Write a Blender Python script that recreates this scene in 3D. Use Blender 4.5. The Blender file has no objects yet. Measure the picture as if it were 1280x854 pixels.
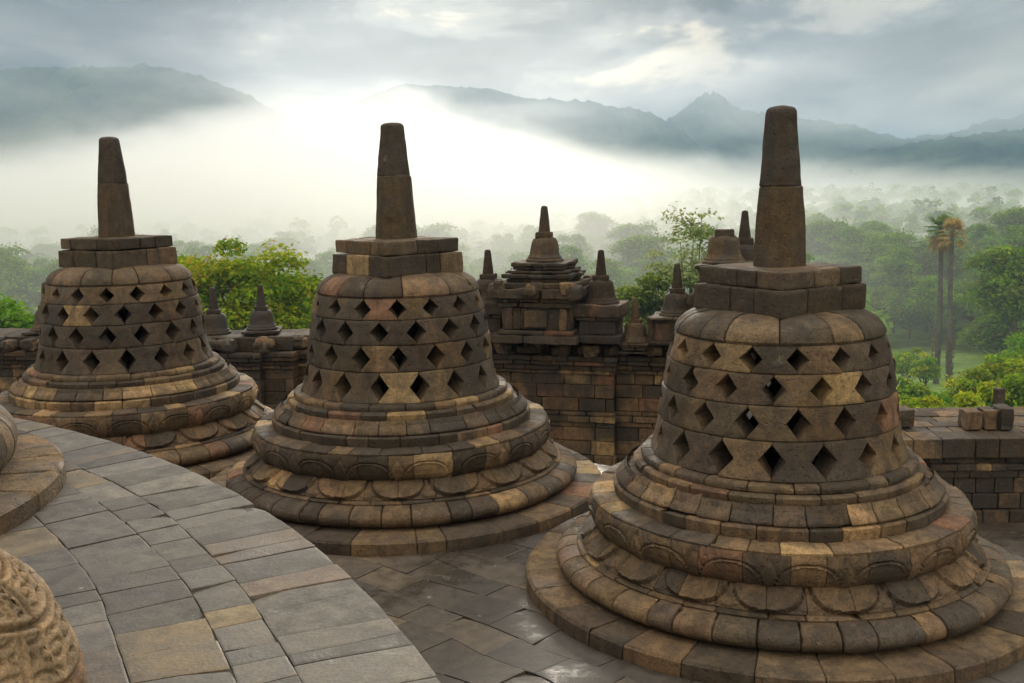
import bpy, math, random
import numpy as np
from mathutils import Matrix, Vector

SC = bpy.context.scene
COL = SC.collection
R = math.radians

# ---------------------------------------------------------------- camera
F_PX, EYE = 1303.0, 2.75
PITCH, ROLL = R(8.6), R(1.04)
_c, _s = math.cos(PITCH), math.sin(PITCH)
FWD = np.array([0, _c, -_s]); UP0 = np.array([0, _s, _c]); RT0 = np.array([1.0, 0, 0])
RT = RT0 * math.cos(ROLL) - UP0 * math.sin(ROLL)
UPV = UP0 * math.cos(ROLL) + RT0 * math.sin(ROLL)
cam = bpy.data.cameras.new('camera')
cam.sensor_width = 36.0; cam.sensor_fit = 'HORIZONTAL'; cam.lens = F_PX / 1280 * 36
cam.clip_start = 0.1; cam.clip_end = 20000
camo = bpy.data.objects.new('camera', cam); COL.objects.link(camo)
camo.matrix_world = Matrix(((RT[0], UPV[0], -FWD[0], 0), (RT[1], UPV[1], -FWD[1], 0), (RT[2], UPV[2], -FWD[2], EYE), (0, 0, 0, 1)))
SC.camera = camo

def at(x, y, Y):
    """the point of the place at depth Y that the photo shows at pixel x, y"""
    v = FWD + RT * (x - 640) / F_PX + UPV * (427 - y) / F_PX
    return np.array([0, 0, EYE]) + v * (Y / v[1])

def px(p):
    d = np.asarray(p, float) - np.array([0, 0, EYE]); z = d @ FWD
    return 640 + F_PX * (d @ RT) / z, 427 - F_PX * (d @ UPV) / z

# ---------------------------------------------------------------- world, sun, exposure
SUN_EL, SUN_AZ = R(13), R(-1.0)
W = bpy.data.worlds.new('World'); SC.world = W; W.use_nodes = True
nt = W.node_tree; nt.nodes.clear()
def nd(nt, typ, **kw):
    n = nt.nodes.new(typ)
    for k, v in kw.items():
        if k.startswith('i_'): n.inputs[k[2:].replace('_', ' ')].default_value = v
        else: setattr(n, k, v)
    return n
def lk(nt, a, b): nt.links.new(a, b)
def math_n(nt, op, a, b=None, clamp=False):
    n = nt.nodes.new('ShaderNodeMath'); n.operation = op; n.use_clamp = clamp
    for i, v in enumerate((a, b)):
        if v is None: continue
        if isinstance(v, (int, float)): n.inputs[i].default_value = v
        else: nt.links.new(v, n.inputs[i])
    return n.outputs[0]
def ramp(nt, fac, stops, interp='EASE'):
    n = nt.nodes.new('ShaderNodeValToRGB'); cr = n.color_ramp; cr.interpolation = interp
    while len(cr.elements) < len(stops): cr.elements.new(0.5)
    for e, (p, c) in zip(cr.elements, stops):
        e.position = p; e.color = (c if len(c) == 4 else (*c, 1)) if not isinstance(c, (int, float)) else (c, c, c, 1)
    nt.links.new(fac, n.inputs[0]); return n.outputs[0]
def mixc(nt, fac, a, b, mode='MIX'):
    n = nt.nodes.new('ShaderNodeMix'); n.data_type = 'RGBA'; n.blend_type = mode
    for sock, v in ((n.inputs[0], fac), (n.inputs[6], a), (n.inputs[7], b)):
        if isinstance(v, (int, float)): sock.default_value = v
        elif isinstance(v, (tuple, list)): sock.default_value = (*v, 1) if len(v) == 3 else v
        else: nt.links.new(v, sock)
    return n.outputs[2]

sky = nd(nt, 'ShaderNodeTexSky', sky_type='NISHITA', sun_disc=False, sun_elevation=SUN_EL, sun_rotation=SUN_AZ, altitude=300, air_density=1.0, dust_density=1.0)
tc = nd(nt, 'ShaderNodeTexCoord')
sep = nd(nt, 'ShaderNodeSeparateXYZ'); lk(nt, tc.outputs['Generated'], sep.inputs[0])
# stratus seen from below: stretched flat towards the horizon
mp = nd(nt, 'ShaderNodeMapping'); mp.inputs['Scale'].default_value = (4.6, 4.6, 12.5); mp.inputs['Location'].default_value = (7.3, 2.2, 0.4)
lk(nt, tc.outputs['Generated'], mp.inputs[0])
n1 = nd(nt, 'ShaderNodeTexNoise', i_Scale=1.0, i_Detail=9.0, i_Roughness=0.58, i_Distortion=0.25); lk(nt, mp.outputs[0], n1.inputs['Vector'])
mp2 = nd(nt, 'ShaderNodeMapping'); mp2.inputs['Scale'].default_value = (2.0, 2.0, 9.0); mp2.inputs['Location'].default_value = (2.2, 0.4, 7.3)
lk(nt, tc.outputs['Generated'], mp2.inputs[0])
n2 = nd(nt, 'ShaderNodeTexNoise', i_Scale=1.0, i_Detail=4.0, i_Roughness=0.5, i_Distortion=0.3); lk(nt, mp2.outputs[0], n2.inputs['Vector'])
CL = math_n(nt, 'ADD', math_n(nt, 'MULTIPLY', n1.outputs[0], 0.62), math_n(nt, 'MULTIPLY', n2.outputs[0], 0.38))
cloud = ramp(nt, CL, [(0.42, (0.16, 0.28, 0.44)), (0.495, (0.44, 0.63, 0.87)), (0.55, (1.45, 1.65, 1.85)), (0.61, (4.6, 4.3, 3.7))])
# cloud thins and glows where the low sun stands behind it
dp = nd(nt, 'ShaderNodeVectorMath', operation='DOT_PRODUCT'); lk(nt, tc.outputs['Generated'], dp.inputs[0])
dp.inputs[1].default_value = (math.sin(SUN_AZ) * math.cos(R(6)), math.cos(SUN_AZ) * math.cos(R(6)), math.sin(R(6)))
gl = ramp(nt, dp.outputs['Value'], [(0.965, 0.0), (0.9995, 1.0)])
cloud = mixc(nt, 1.0, cloud, mixc(nt, gl, (1.0, 1.0, 1.0), (2.8, 2.6, 2.25)), 'MULTIPLY')
cloud = mixc(nt, math_n(nt, 'MULTIPLY', gl, .22), cloud, (12.5, 11.6, 9.8))
# thinner, brighter overcast overhead and behind the viewer
hi = ramp(nt, sep.outputs['Z'], [(0.30, 0.0), (0.75, 1.0)])
bk = ramp(nt, math_n(nt, 'MULTIPLY', sep.outputs['Y'], -1.0), [(0.0, 0.0), (0.6, 1.0)])
cloud = mixc(nt, hi, cloud, (13.5, 12.7, 11.2))
cloud = mixc(nt, bk, cloud, (10.5, 9.2, 7.2))
col = mixc(nt, 0.965, sky.outputs[0], cloud)
bg = nd(nt, 'ShaderNodeBackground'); bg.inputs['Strength'].default_value = 0.1
lk(nt, col, bg.inputs['Color'])
wo = nd(nt, 'ShaderNodeOutputWorld'); lk(nt, bg.outputs[0], wo.inputs['Surface'])

sun = bpy.data.lights.new('sun', 'SUN'); sun.energy = 1.5; sun.angle = R(14); sun.color = (1.0, 0.90, 0.75)
suno = bpy.data.objects.new('sun', sun); COL.objects.link(suno)
SDIR = Vector((math.sin(SUN_AZ) * math.cos(SUN_EL), math.cos(SUN_AZ) * math.cos(SUN_EL), math.sin(SUN_EL)))
suno.rotation_euler = SDIR.to_track_quat('Z', 'Y').to_euler()

SC.view_settings.view_transform = 'Standard'; SC.view_settings.look = 'None'
SC.view_settings.gamma = 1.0; SC.view_settings.use_curve_mapping = False
SC.view_settings.exposure = 0.52
cy = SC.cycles
cy.use_denoising = True
try: cy.denoiser = 'OPENIMAGEDENOISE'
except Exception: pass
cy.max_bounces = 8; cy.diffuse_bounces = 3; cy.glossy_bounces = 2; cy.transmission_bounces = 2
cy.transparent_max_bounces = 4; cy.volume_bounces = 3
cy.use_adaptive_sampling = True; cy.adaptive_threshold = 0.02
cy.caustics_reflective = False; cy.caustics_refractive = False
cy.sample_clamp_indirect = 4.0

# ---------------------------------------------------------------- mesh helpers
class MB:
    def __init__(self): self.v = []; self.f = []; self.c = []; self.n = 0
    def add(self, V, Fq, col):
        V = np.asarray(V, float).reshape(-1, 3); Fq = np.asarray(Fq, int)
        self.v.append(V); self.f.append(Fq + self.n); self.n += len(V)
        c = np.asarray(col, float)
        self.c.append(np.broadcast_to(c, (len(V), 3)) if c.ndim == 1 else c)
    def build(self, name, mat, parent=None, smooth=True, angle=31, loc=None):
        V = np.concatenate(self.v); Fq = np.concatenate(self.f); C = np.concatenate(self.c)
        o = np.zeros(3) if loc is None else np.asarray(loc, float)
        me = bpy.data.meshes.new(name)
        me.vertices.add(len(V)); me.vertices.foreach_set('co', (V - o).astype(np.float32).ravel())
        me.loops.add(Fq.size); me.loops.foreach_set('vertex_index', Fq.astype(np.int32).ravel())
        me.polygons.add(len(Fq)); me.polygons.foreach_set('loop_start', np.arange(0, Fq.size, 4, dtype=np.int32))
        me.update(calc_edges=True); me.validate()
        a = me.attributes.new('tint', 'FLOAT_COLOR', 'POINT')
        if len(a.data) == len(C): a.data.foreach_set('color', np.c_[C, np.ones(len(C))].astype(np.float32).ravel())
        if smooth:
            me.polygons.foreach_set('use_smooth', np.ones(len(me.polygons), bool))
            if angle < 170: me.set_sharp_from_angle(angle=R(angle))
        if mat: me.materials.append(mat)
        ob = bpy.data.objects.new(name, me); COL.objects.link(ob)
        if parent is not None:
            ob.parent = parent; ob.location = o - np.asarray(parent.get('_origin', (0, 0, 0)), float) if loc is not None else -np.asarray(parent.get('_origin', (0, 0, 0)), float)
        else: ob.location = o
        return ob

def tag(o, label=None, cat=None, group=None, kind=None):
    if label: o['label'] = label
    if cat: o['category'] = cat
    if group: o['group'] = group
    if kind: o['kind'] = kind
    return o
def thing(name, label, cat, loc, group=None):
    o = bpy.data.objects.new(name, None); COL.objects.link(o); o.empty_display_size = 0.3
    o.location = loc; o['_origin'] = [float(q) for q in loc]
    return tag(o, label, cat, group)
def copy_tree(src, loc, rz=0.0, sc=1.0, label=None):
    r = src.copy(); COL.objects.link(r); r.location = loc; r.rotation_euler = (0, 0, rz); r.scale = (sc, sc, sc)
    if label: r['label'] = label
    for ch in list(src.children):
        c = ch.copy(); COL.objects.link(c); c.parent = r
        for g in list(ch.children):
            d = g.copy(); COL.objects.link(d); d.parent = c
    return r

_rw = np.random.RandomState(5)
_dirs = []
for k in range(10):
    d = _rw.normal(size=3); d /= np.linalg.norm(d); _dirs.append((d, _rw.uniform(0, 6.28)))
def wob(P, scale):
    """cheap smooth noise about -1..1"""
    P = np.asarray(P, float); s = 0
    for k, (d, ph) in enumerate(_dirs):
        f = scale * (0.7 + 0.23 * k)
        s = s + np.sin(P @ d * f + ph + 1.7 * np.sin(P @ _dirs[(k + 3) % 10][0] * f * 0.55 + ph * 2))
    return s / 5.0

_grids = {}
def gridf(nu, nv):
    if (nu, nv) not in _grids:
        i = np.arange(nu * nv).reshape(nu, nv)
        q = np.stack([i[:-1, :-1], i[1:, :-1], i[1:, 1:], i[:-1, 1:]], -1).reshape(-1, 4)
        b = np.concatenate([i[:, 0], i[-1, 1:], i[-2::-1, -1], i[0, -2:0:-1]])   # CCW loop
        n = len(b); s = nu * nv + np.arange(n)
        sk = np.stack([b, s, np.roll(s, -1), np.roll(b, -1)], -1)
        _grids[(nu, nv)] = (np.concatenate([q, sk]), b)
    return _grids[(nu, nv)]

def patch(B, P, N, depth, bevel, tint):
    """front of one block: grid P with normals N, worn rim, walls going in by depth"""
    nu, nv = P.shape[:2]
    P = P.copy()
    m = np.zeros((nu, nv, 1)); m[0] = m[-1] = 1; m[:, 0] = m[:, -1] = 1
    cn = np.zeros((nu, nv, 1)); cn[0, 0] = cn[-1, 0] = cn[0, -1] = cn[-1, -1] = 1
    P = P - N * bevel * (m + cn * 0.8)
    Fq, b = gridf(nu, nv)
    Pf = P.reshape(-1, 3); Nf = N.reshape(-1, 3)
    B.add(np.concatenate([Pf, Pf[b] - Nf[b] * depth]), Fq, tint)

def usamp(L, g, b, step):
    n = max(1, int(round((L - 2 * g - 2 * b) / step)))
    q = np.linspace(g + b, L - g - b, n + 1)
    if q[1] - q[0] > .03: q = np.concatenate([q[:1], [q[0] + .009], q[1:-1], [q[-1] - .009], q[-1:]])   # holds the rim crisp
    return np.concatenate([[g], q, [L - g]])

def prof_s(pts, step, ch=0.010):
    """resample a polyline (r, z): chamfered corners, fine steps; returns points, normals"""
    pts = [np.array(p, float) for p in pts]; out = [pts[0]]
    for k in range(1, len(pts) - 1):
        a, p, c = pts[k - 1], pts[k], pts[k + 1]
        la, lc = np.linalg.norm(a - p), np.linalg.norm(c - p)
        e1, e2 = min(ch, la * .35), min(ch, lc * .35)
        out += [p + (a - p) / la * e1, p + (c - p) / lc * e2]
    out.append(pts[-1])
    res = [out[0]]
    for a, c in zip(out[:-1], out[1:]):
        n = max(1, int(round(np.linalg.norm(c - a) / step)))
        for t in range(1, n + 1): res.append(a + (c - a) * t / n)
    res = np.array(res)
    T = np.gradient(res, axis=0); T /= np.linalg.norm(T, axis=1)[:, None] + 1e-9
    Nn = np.stack([T[:, 1], -T[:, 0]], -1)
    return res, Nn

DARK = (0.054, 0.040, 0.028); MID = (0.192, 0.126, 0.068); TAN = (0.39, 0.258, 0.125); RED = (0.21, 0.112, 0.068); GREY = (0.092, 0.069, 0.049); BROWN = (0.142, 0.095, 0.053)
def pick(rng, w):
    """w: weights for dark, grey, brown, mid, tan, red"""
    cs = (DARK, GREY, BROWN, MID, TAN, RED); t = rng.choices(range(6), w)[0]
    c = (np.array(cs[t]) * .84 + np.array(BROWN) * .16) * rng.uniform(0.84, 1.18); c = c * np.array([1 + rng.uniform(-.05, .05), 1, 1 + rng.uniform(-.06, .06)])
    return c

def ring(B, c, prof, n, rng, w, gap=0.0028, step=0.045, depth=0.14, bevel=0.0055, disp=None, sc=1.0, pstep=0.03, ch=0.010, rough=0.003, th0=0.0, even=False, jit=.0035, chips=.26):
    pr, pn = prof_s([(a * sc, b * sc) for a, b in prof], pstep * sc, ch * sc)
    rm = pr[:, 0].max()
    cuts = [(k + (0 if even else rng.uniform(-.22, .22))) / n * 2 * math.pi + th0 for k in range(n)]; cuts.append(cuts[0] + 2 * math.pi)
    S = np.concatenate([[0], np.cumsum(np.linalg.norm(np.diff(pr, axis=0), axis=1))]); S /= S[-1]
    for a, b in zip(cuts[:-1], cuts[1:]):
        th = a + usamp((b - a) * rm, gap, 0.007, step) / rm
        ct, st = np.cos(th)[:, None], np.sin(th)[:, None]
        r = pr[None, :, 0]
        P = np.stack([c[0] + r * ct, c[1] + r * st, c[2] + np.broadcast_to(pr[None, :, 1], (len(th), len(pr)))], -1)
        N = np.stack([pn[None, :, 0] * ct, pn[None, :, 0] * st, np.broadcast_to(pn[None, :, 1], (len(th), len(pr)))], -1)
        d = rough * wob(P, 9.0)[..., None] + 0.5 * rough * wob(P, 31.0)[..., None] + rng.uniform(-jit, jit)
        if disp is not None: d = d + disp(th[:, None], S[None, :])[..., None]
        chip = rng.random()
        if chip < chips:          # a knocked-off corner or edge
            i0 = 0 if rng.random() < .5 else len(th) - 1; j0 = rng.randrange(len(pr))
            dd = np.linalg.norm(P - P[i0, j0], axis=-1); rad = rng.uniform(.025, .08)
            d = d - (np.clip(1 - dd / rad, 0, 1) ** 1.5 * rng.uniform(.015, .035))[..., None]
        patch(B, P + N * d, N, depth, bevel, pick(rng, w))

def sstep(a, b, x):
    t = np.clip((x - a) / (b - a), 0, 1); return t * t * (3 - 2 * t)

def petals_down(n, amp, ph=0.0):
    def f(th, s):
        phi = ((th * n / (2 * math.pi) + ph) % 1.0) - .5; a = np.abs(phi)
        q = np.clip((0.95 - s) / .88, 0, 3)
        e = 1 - (q ** 2.8 + (a / .455) ** 2.6)
        a2 = .5 - a
        e2 = 1 - (np.clip((0.93 - s) / .84, 0, 3) ** 2.2 + (a2 / .26) ** 2.2)
        h = sstep(-.04, .13, e) * amp + (e < 0) * sstep(0, .12, e2) * amp * .45
        h = h + amp * .35 * np.exp(-((e - .12) / .07) ** 2)
        h = h - amp * .6 * np.exp(-((e + .02) / .05) ** 2)
        tip = np.exp(-(a / .035) ** 2) * np.exp(-((s - .10) / .05) ** 2) * amp * .5
        return h + tip - amp * .5
    return f
def petals_up(n, amp, ph=0.0):
    def f(th, s):
        phi = ((th * n / (2 * math.pi) + ph) % 1.0) - .5; a = np.abs(phi)
        ss = np.clip(s / .80, 0, 3)
        e = 1 - (ss ** 2.6 + (a / .44) ** 2.6)
        on = s < .95
        a2 = .5 - a
        e2 = 1 - (np.clip(s / .88, 0, 3) ** 1.4 + (a2 / .20) ** 1.4)
        h = -amp * .9 * np.exp(-(e / .05) ** 2) + amp * .55 * np.exp(-((e - .11) / .05) ** 2) + (e < 0) * (sstep(0, .15, e2) * amp * .5 - amp * .4 * np.exp(-(e2 / .10) ** 2))
        return h * on
    return f

def stone_box(B, C, ax, size, tint, bevel=0.012, step=0.07, wear=0.006, top=1.0, wscale=8.0):
    """one closed worn block; ax = 3 unit axes, size = full lengths"""
    ax = np.asarray(ax, float); C = np.asarray(C, float); h = np.asarray(size, float) / 2
    bevel = min(bevel, h.min() * .6)
    V = []; Fs = []; n0 = 0
    for k in range(3):
        i, j = (k + 1) % 3, (k + 2) % 3
        for sg in (-1, 1):
            u = usamp(2 * h[i], 0, bevel, step) - h[i]; v = usamp(2 * h[j], 0, bevel, step) - h[j]
            L = np.zeros((len(u), len(v), 3)); L[..., i] = u[:, None]; L[..., j] = v[None, :]; L[..., k] = sg * h[k]
            q = np.arange(len(u) * len(v)).reshape(len(u), len(v))
            f = np.stack([q[:-1, :-1], q[1:, :-1], q[1:, 1:], q[:-1, 1:]], -1).reshape(-1, 4)
            if sg < 0: f = f[:, ::-1]
            V.append(L.reshape(-1, 3)); Fs.append(f + n0); n0 += len(u) * len(v)
    L = np.concatenate(V); inner = np.clip(L, -(h - bevel), h - bevel); dv = L - inner
    ln = np.linalg.norm(dv, axis=1)[:, None]; nrm = dv / (ln + 1e-9)
    L = inner + nrm * bevel
    if top != 1.0:
        t = (L[:, 2:3] / h[2] + 1) / 2; L[:, :2] *= 1 + (top - 1) * t
    P = C + L @ ax
    P = P + (nrm @ ax) * (wear * wob(P, wscale) + .5 * wear * wob(P, wscale * 3.3))[:, None]
    B.add(P, np.concatenate(Fs), tint)

def axes(a):
    return np.array([[math.cos(a), math.sin(a), 0], [-math.sin(a), math.cos(a), 0], [0, 0, 1.0]])

def lathe(B, c, prof, tint, nseg=36, wear=0.006, square=0.0, rot=0.0, pstep=0.05, n_oct=0):
    pr, pn = prof_s(prof, pstep, .008)
    th = np.linspace(0, 2 * math.pi, nseg + 1)[:-1] + rot
    k = np.ones(nseg)
    if n_oct:
        q = 2 * math.pi / n_oct; k = math.cos(q / 2) / np.cos(((th - rot) % q) - q / 2); k = k / k.max() * 1.0
    P = np.stack([c[0] + pr[None, :, 0] * (k * np.cos(th))[:, None], c[1] + pr[None, :, 0] * (k * np.sin(th))[:, None], c[2] + np.broadcast_to(pr[None, :, 1], (nseg, len(pr)))], -1)
    N = np.stack([pn[None, :, 0] * np.cos(th)[:, None], pn[None, :, 0] * np.sin(th)[:, None], np.broadcast_to(pn[None, :, 1], (nseg, len(pr)))], -1)
    P = P + N * (wear * wob(P, 9.0) + .5 * wear * wob(P, 30.0))[..., None]
    nv = len(pr); i = np.arange(nseg * nv).reshape(nseg, nv); i2 = np.roll(i, -1, axis=0)
    B.add(P, np.stack([i[:, :-1], i2[:, :-1], i2[:, 1:], i[:, 1:]], -1).reshape(-1, 4), tint)

def tube(B, pts, rad, tint, n=8):
    pts = np.asarray(pts, float); m = len(pts); T = np.gradient(pts, axis=0); T /= np.linalg.norm(T, axis=1)[:, None] + 1e-9
    ref = np.where(np.abs(T[:, 2:3]) > .9, np.array([[1.0, 0, 0]]), np.array([[0, 0, 1.0]]))
    U = np.cross(T, ref); U /= np.linalg.norm(U, axis=1)[:, None]; Wv = np.cross(T, U)
    th = np.linspace(0, 2 * math.pi, n + 1)[:-1]
    P = pts[:, None] + np.asarray(rad)[:, None, None] * (U[:, None] * np.cos(th)[None, :, None] + Wv[:, None] * np.sin(th)[None, :, None])
    i = np.arange(m * n).reshape(m, n); i2 = np.roll(i, -1, axis=1)
    f = np.stack([i[:-1], i[1:], i2[1:], i2[:-1]], -1).reshape(-1, 4)
    B.add(P, f, tint)

# ---------------------------------------------------------------- materials
def stone_mat(name, rough=(0.62, 0.9), bump=0.7, stain=0.30, wet=0.0, fine=1.0):
    m = bpy.data.materials.new(name); m.use_nodes = True; t = m.node_tree; t.nodes.clear()
    out = nd(t, 'ShaderNodeOutputMaterial'); bs = nd(t, 'ShaderNodeBsdfPrincipled'); lk(t, bs.outputs[0], out.inputs[0])
    at_ = nd(t, 'ShaderNodeAttribute', attribute_name='tint'); tc = nd(t, 'ShaderNodeTexCoord')
    ge = nd(t, 'ShaderNodeNewGeometry')
    big = nd(t, 'ShaderNodeTexNoise', i_Scale=2.2, i_Detail=5.0, i_Roughness=0.62); lk(t, ge.outputs['Position'], big.inputs['Vector'])
    med = nd(t, 'ShaderNodeTexNoise', i_Scale=14.0, i_Detail=5.0, i_Roughness=0.65); lk(t, ge.outputs['Position'], med.inputs['Vector'])
    fin = nd(t, 'ShaderNodeTexNoise', i_Scale=95.0 * fine, i_Detail=3.0, i_Roughness=0.7); lk(t, ge.outputs['Position'], fin.inputs['Vector'])
    por = nd(t, 'ShaderNodeTexVoronoi', i_Scale=60.0 * fine); lk(t, ge.outputs['Position'], por.inputs['Vector'])
    pv = ramp(t, por.outputs['Distance'], [(0.05, 0.0), (0.26, 1.0)])
    c = mixc(t, 1.0, at_.outputs['Color'], ramp(t, med.outputs[0], [(0.28, (.68, .68, .69)), (0.72, (1.30, 1.27, 1.21))]), 'MULTIPLY')
    c = mixc(t, 1.0, c, ramp(t, fin.outputs[0], [(0.3, (.70, .70, .70)), (0.7, (1.28, 1.28, 1.28))]), 'MULTIPLY')
    # black algae stains and pale lichen, with shapes of their own
    st = ramp(t, big.outputs[0], [(0.40, 1.0), (0.56, 0.0)])
    st = math_n(t, 'MULTIPLY', st, stain)
    c = mixc(t, st, c, (0.040, 0.035, 0.031))
    # dark water streaks running down across the joints
    sm = nd(t, 'ShaderNodeMapping'); sm.inputs['Scale'].default_value = (7.0, 7.0, 0.9); lk(t, ge.outputs['Position'], sm.inputs[0])
    sk = nd(t, 'ShaderNodeTexNoise', i_Scale=1.0, i_Detail=5.0, i_Roughness=0.6); lk(t, sm.outputs[0], sk.inputs['Vector'])
    c = mixc(t, math_n(t, 'MULTIPLY', ramp(t, sk.outputs[0], [(0.38, 1.0), (0.52, 0.0)]), .42), c, (0.030, 0.026, 0.022))
    lic = nd(t, 'ShaderNodeTexNoise', i_Scale=6.0, i_Detail=6.0, i_Roughness=0.7, i_Distortion=0.4); lk(t, ge.outputs['Position'], lic.inputs['Vector'])
    lm = math_n(t, 'MULTIPLY', ramp(t, lic.outputs[0], [(0.62, 0.0), (0.72, 1.0)]), 0.35)
    c = mixc(t, lm, c, (0.30, 0.25, 0.16))
    lk(t, c, bs.inputs['Base Color'])
    rg = ramp(t, big.outputs[0], [(0.38, rough[0]), (0.62, rough[1])])
    lk(t, rg, bs.inputs['Roughness'])
    bs.inputs['Specular IOR Level'].default_value = 0.35 if not wet else 0.5
    h = math_n(t, 'ADD', math_n(t, 'MULTIPLY', med.outputs[0], 1.2), math_n(t, 'MULTIPLY', fin.outputs[0], 0.45))
    h = math_n(t, 'ADD', h, math_n(t, 'MULTIPLY', pv, 0.22))
    pit = nd(t, 'ShaderNodeTexNoise', i_Scale=38.0 * fine, i_Detail=2.0, i_Roughness=0.5); lk(t, ge.outputs['Position'], pit.inputs['Vector'])
    h = math_n(t, 'ADD', h, ramp(t, pit.outputs[0], [(0.34, 0.0), (0.43, 0.8)]))
    vc = nd(t, 'ShaderNodeTexVoronoi', i_Scale=3.4, feature='DISTANCE_TO_EDGE'); wn = nd(t, 'ShaderNodeVectorMath', operation='ADD'); lk(t, ge.outputs['Position'], wn.inputs[0]); lk(t, med.outputs['Color'], wn.inputs[1]); lk(t, wn.outputs[0], vc.inputs['Vector'])
    h = math_n(t, 'ADD', h, ramp(t, vc.outputs['Distance'], [(0.0, 0.0), (0.010, 0.4)]))
    bp = nd(t, 'ShaderNodeBump'); bp.inputs['Strength'].default_value = bump; bp.inputs['Distance'].default_value = 0.014
    lk(t, h, bp.inputs['Height']); lk(t, bp.outputs[0], bs.inputs['Normal'])
    return m
M_STONE = stone_mat('andesite')
M_OLD = stone_mat('old_andesite', stain=0.75, fine=0.7)
M_YEL = stone_mat('carved_yellow_stone', stain=0.15, bump=0.45, fine=1.3)

def paving_mat(name, wetlo, wethi, stain, puddle):
    m = bpy.data.materials.new(name); m.use_nodes = True; t = m.node_tree; t.nodes.clear()
    out = nd(t, 'ShaderNodeOutputMaterial'); bs = nd(t, 'ShaderNodeBsdfPrincipled'); lk(t, bs.outputs[0], out.inputs[0])
    at_ = nd(t, 'ShaderNodeAttribute', attribute_name='tint'); ge = nd(t, 'ShaderNodeNewGeometry')
    big = nd(t, 'ShaderNodeTexNoise', i_Scale=1.1, i_Detail=5.0, i_Roughness=0.6); lk(t, ge.outputs['Position'], big.inputs['Vector'])
    med = nd(t, 'ShaderNodeTexNoise', i_Scale=11.0, i_Detail=6.0, i_Roughness=0.65); lk(t, ge.outputs['Position'], med.inputs['Vector'])
    fin = nd(t, 'ShaderNodeTexNoise', i_Scale=80.0, i_Detail=3.0, i_Roughness=0.7); lk(t, ge.outputs['Position'], fin.inputs['Vector'])
    c = mixc(t, 1.0, at_.outputs['Color'], ramp(t, med.outputs[0], [(0.28, (.64, .64, .65)), (0.72, (1.30, 1.28, 1.24))]), 'MULTIPLY')
    c = mixc(t, 1.0, c, ramp(t, fin.outputs[0], [(0.3, (.82, .82, .82)), (0.7, (1.16, 1.16, 1.16))]), 'MULTIPLY')
    st = math_n(t, 'MULTIPLY', ramp(t, big.outputs[0], [(0.38, 1.0), (0.58, 0.0)]), stain)
    c = mixc(t, st, c, (0.055, 0.047, 0.040))
    wh = nd(t, 'ShaderNodeTexNoise', i_Scale=4.3, i_Detail=7.0, i_Roughness=0.72, i_Distortion=0.5); lk(t, ge.outputs['Position'], wh.inputs['Vector'])
    c = mixc(t, math_n(t, 'MULTIPLY', ramp(t, wh.outputs[0], [(0.65, 0.0), (0.70, 1.0)]), 0.55), c, (0.42, 0.39, 0.35))
    lk(t, c, bs.inputs['Base Color'])
    rg = ramp(t, math_n(t, 'ADD', math_n(t, 'MULTIPLY', big.outputs[0], .75), math_n(t, 'MULTIPLY', med.outputs[0], .25)), [(0.40, wetlo), (0.53, wethi)])
    lk(t, rg, bs.inputs['Roughness']); bs.inputs['Specular IOR Level'].default_value = 0.5 if puddle else 0.32
    h = math_n(t, 'ADD', math_n(t, 'MULTIPLY', med.outputs[0], 1.0), math_n(t, 'MULTIPLY', fin.outputs[0], 0.5))
    bp = nd(t, 'ShaderNodeBump'); bp.inputs['Strength'].default_value = 0.5; bp.inputs['Distance'].default_value = 0.009
    lk(t, h, bp.inputs['Height']); lk(t, bp.outputs[0], bs.inputs['Normal'])
    return m
M_PAVE = paving_mat('grey_paving', 0.40, 0.74, 0.5, 0)
M_WET = paving_mat('wet_paving', 0.19, 0.60, 0.65, 1)

def leaf_mat(name, trans=0.42):
    m = bpy.data.materials.new(name); m.use_nodes = True; t = m.node_tree; t.nodes.clear()
    out = nd(t, 'ShaderNodeOutputMaterial'); at_ = nd(t, 'ShaderNodeAttribute', attribute_name='tint')
    d = nd(t, 'ShaderNodeBsdfDiffuse'); tr = nd(t, 'ShaderNodeBsdfTranslucent'); mx = nd(t, 'ShaderNodeMixShader'); mx.inputs[0].default_value = trans
    lk(t, at_.outputs['Color'], d.inputs['Color'])
    lk(t, mixc(t, 1.0, at_.outputs['Color'], (1.25, 1.25, .7), 'MULTIPLY'), tr.inputs['Color'])
    lk(t, d.outputs[0], mx.inputs[1]); lk(t, tr.outputs[0], mx.inputs[2]); lk(t, mx.outputs[0], out.inputs[0])
    return m
M_LEAF = leaf_mat('leaves')
def bark_mat():
    m = bpy.data.materials.new('bark'); m.use_nodes = True; t = m.node_tree; bs = t.nodes['Principled BSDF']
    at_ = nd(t, 'ShaderNodeAttribute', attribute_name='tint'); n = nd(t, 'ShaderNodeTexNoise', i_Scale=3.0, i_Detail=5.0)
    ge = nd(t, 'ShaderNodeNewGeometry'); lk(t, ge.outputs['Position'], n.inputs['Vector'])
    lk(t, mixc(t, 1.0, at_.outputs['Color'], ramp(t, n.outputs[0], [(.3, (.6, .6, .6)), (.7, (1.3, 1.3, 1.3))]), 'MULTIPLY'), bs.inputs['Base Color']); bs.inputs['Roughness'].default_value = .9
    return m
M_BARK = bark_mat()
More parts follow.
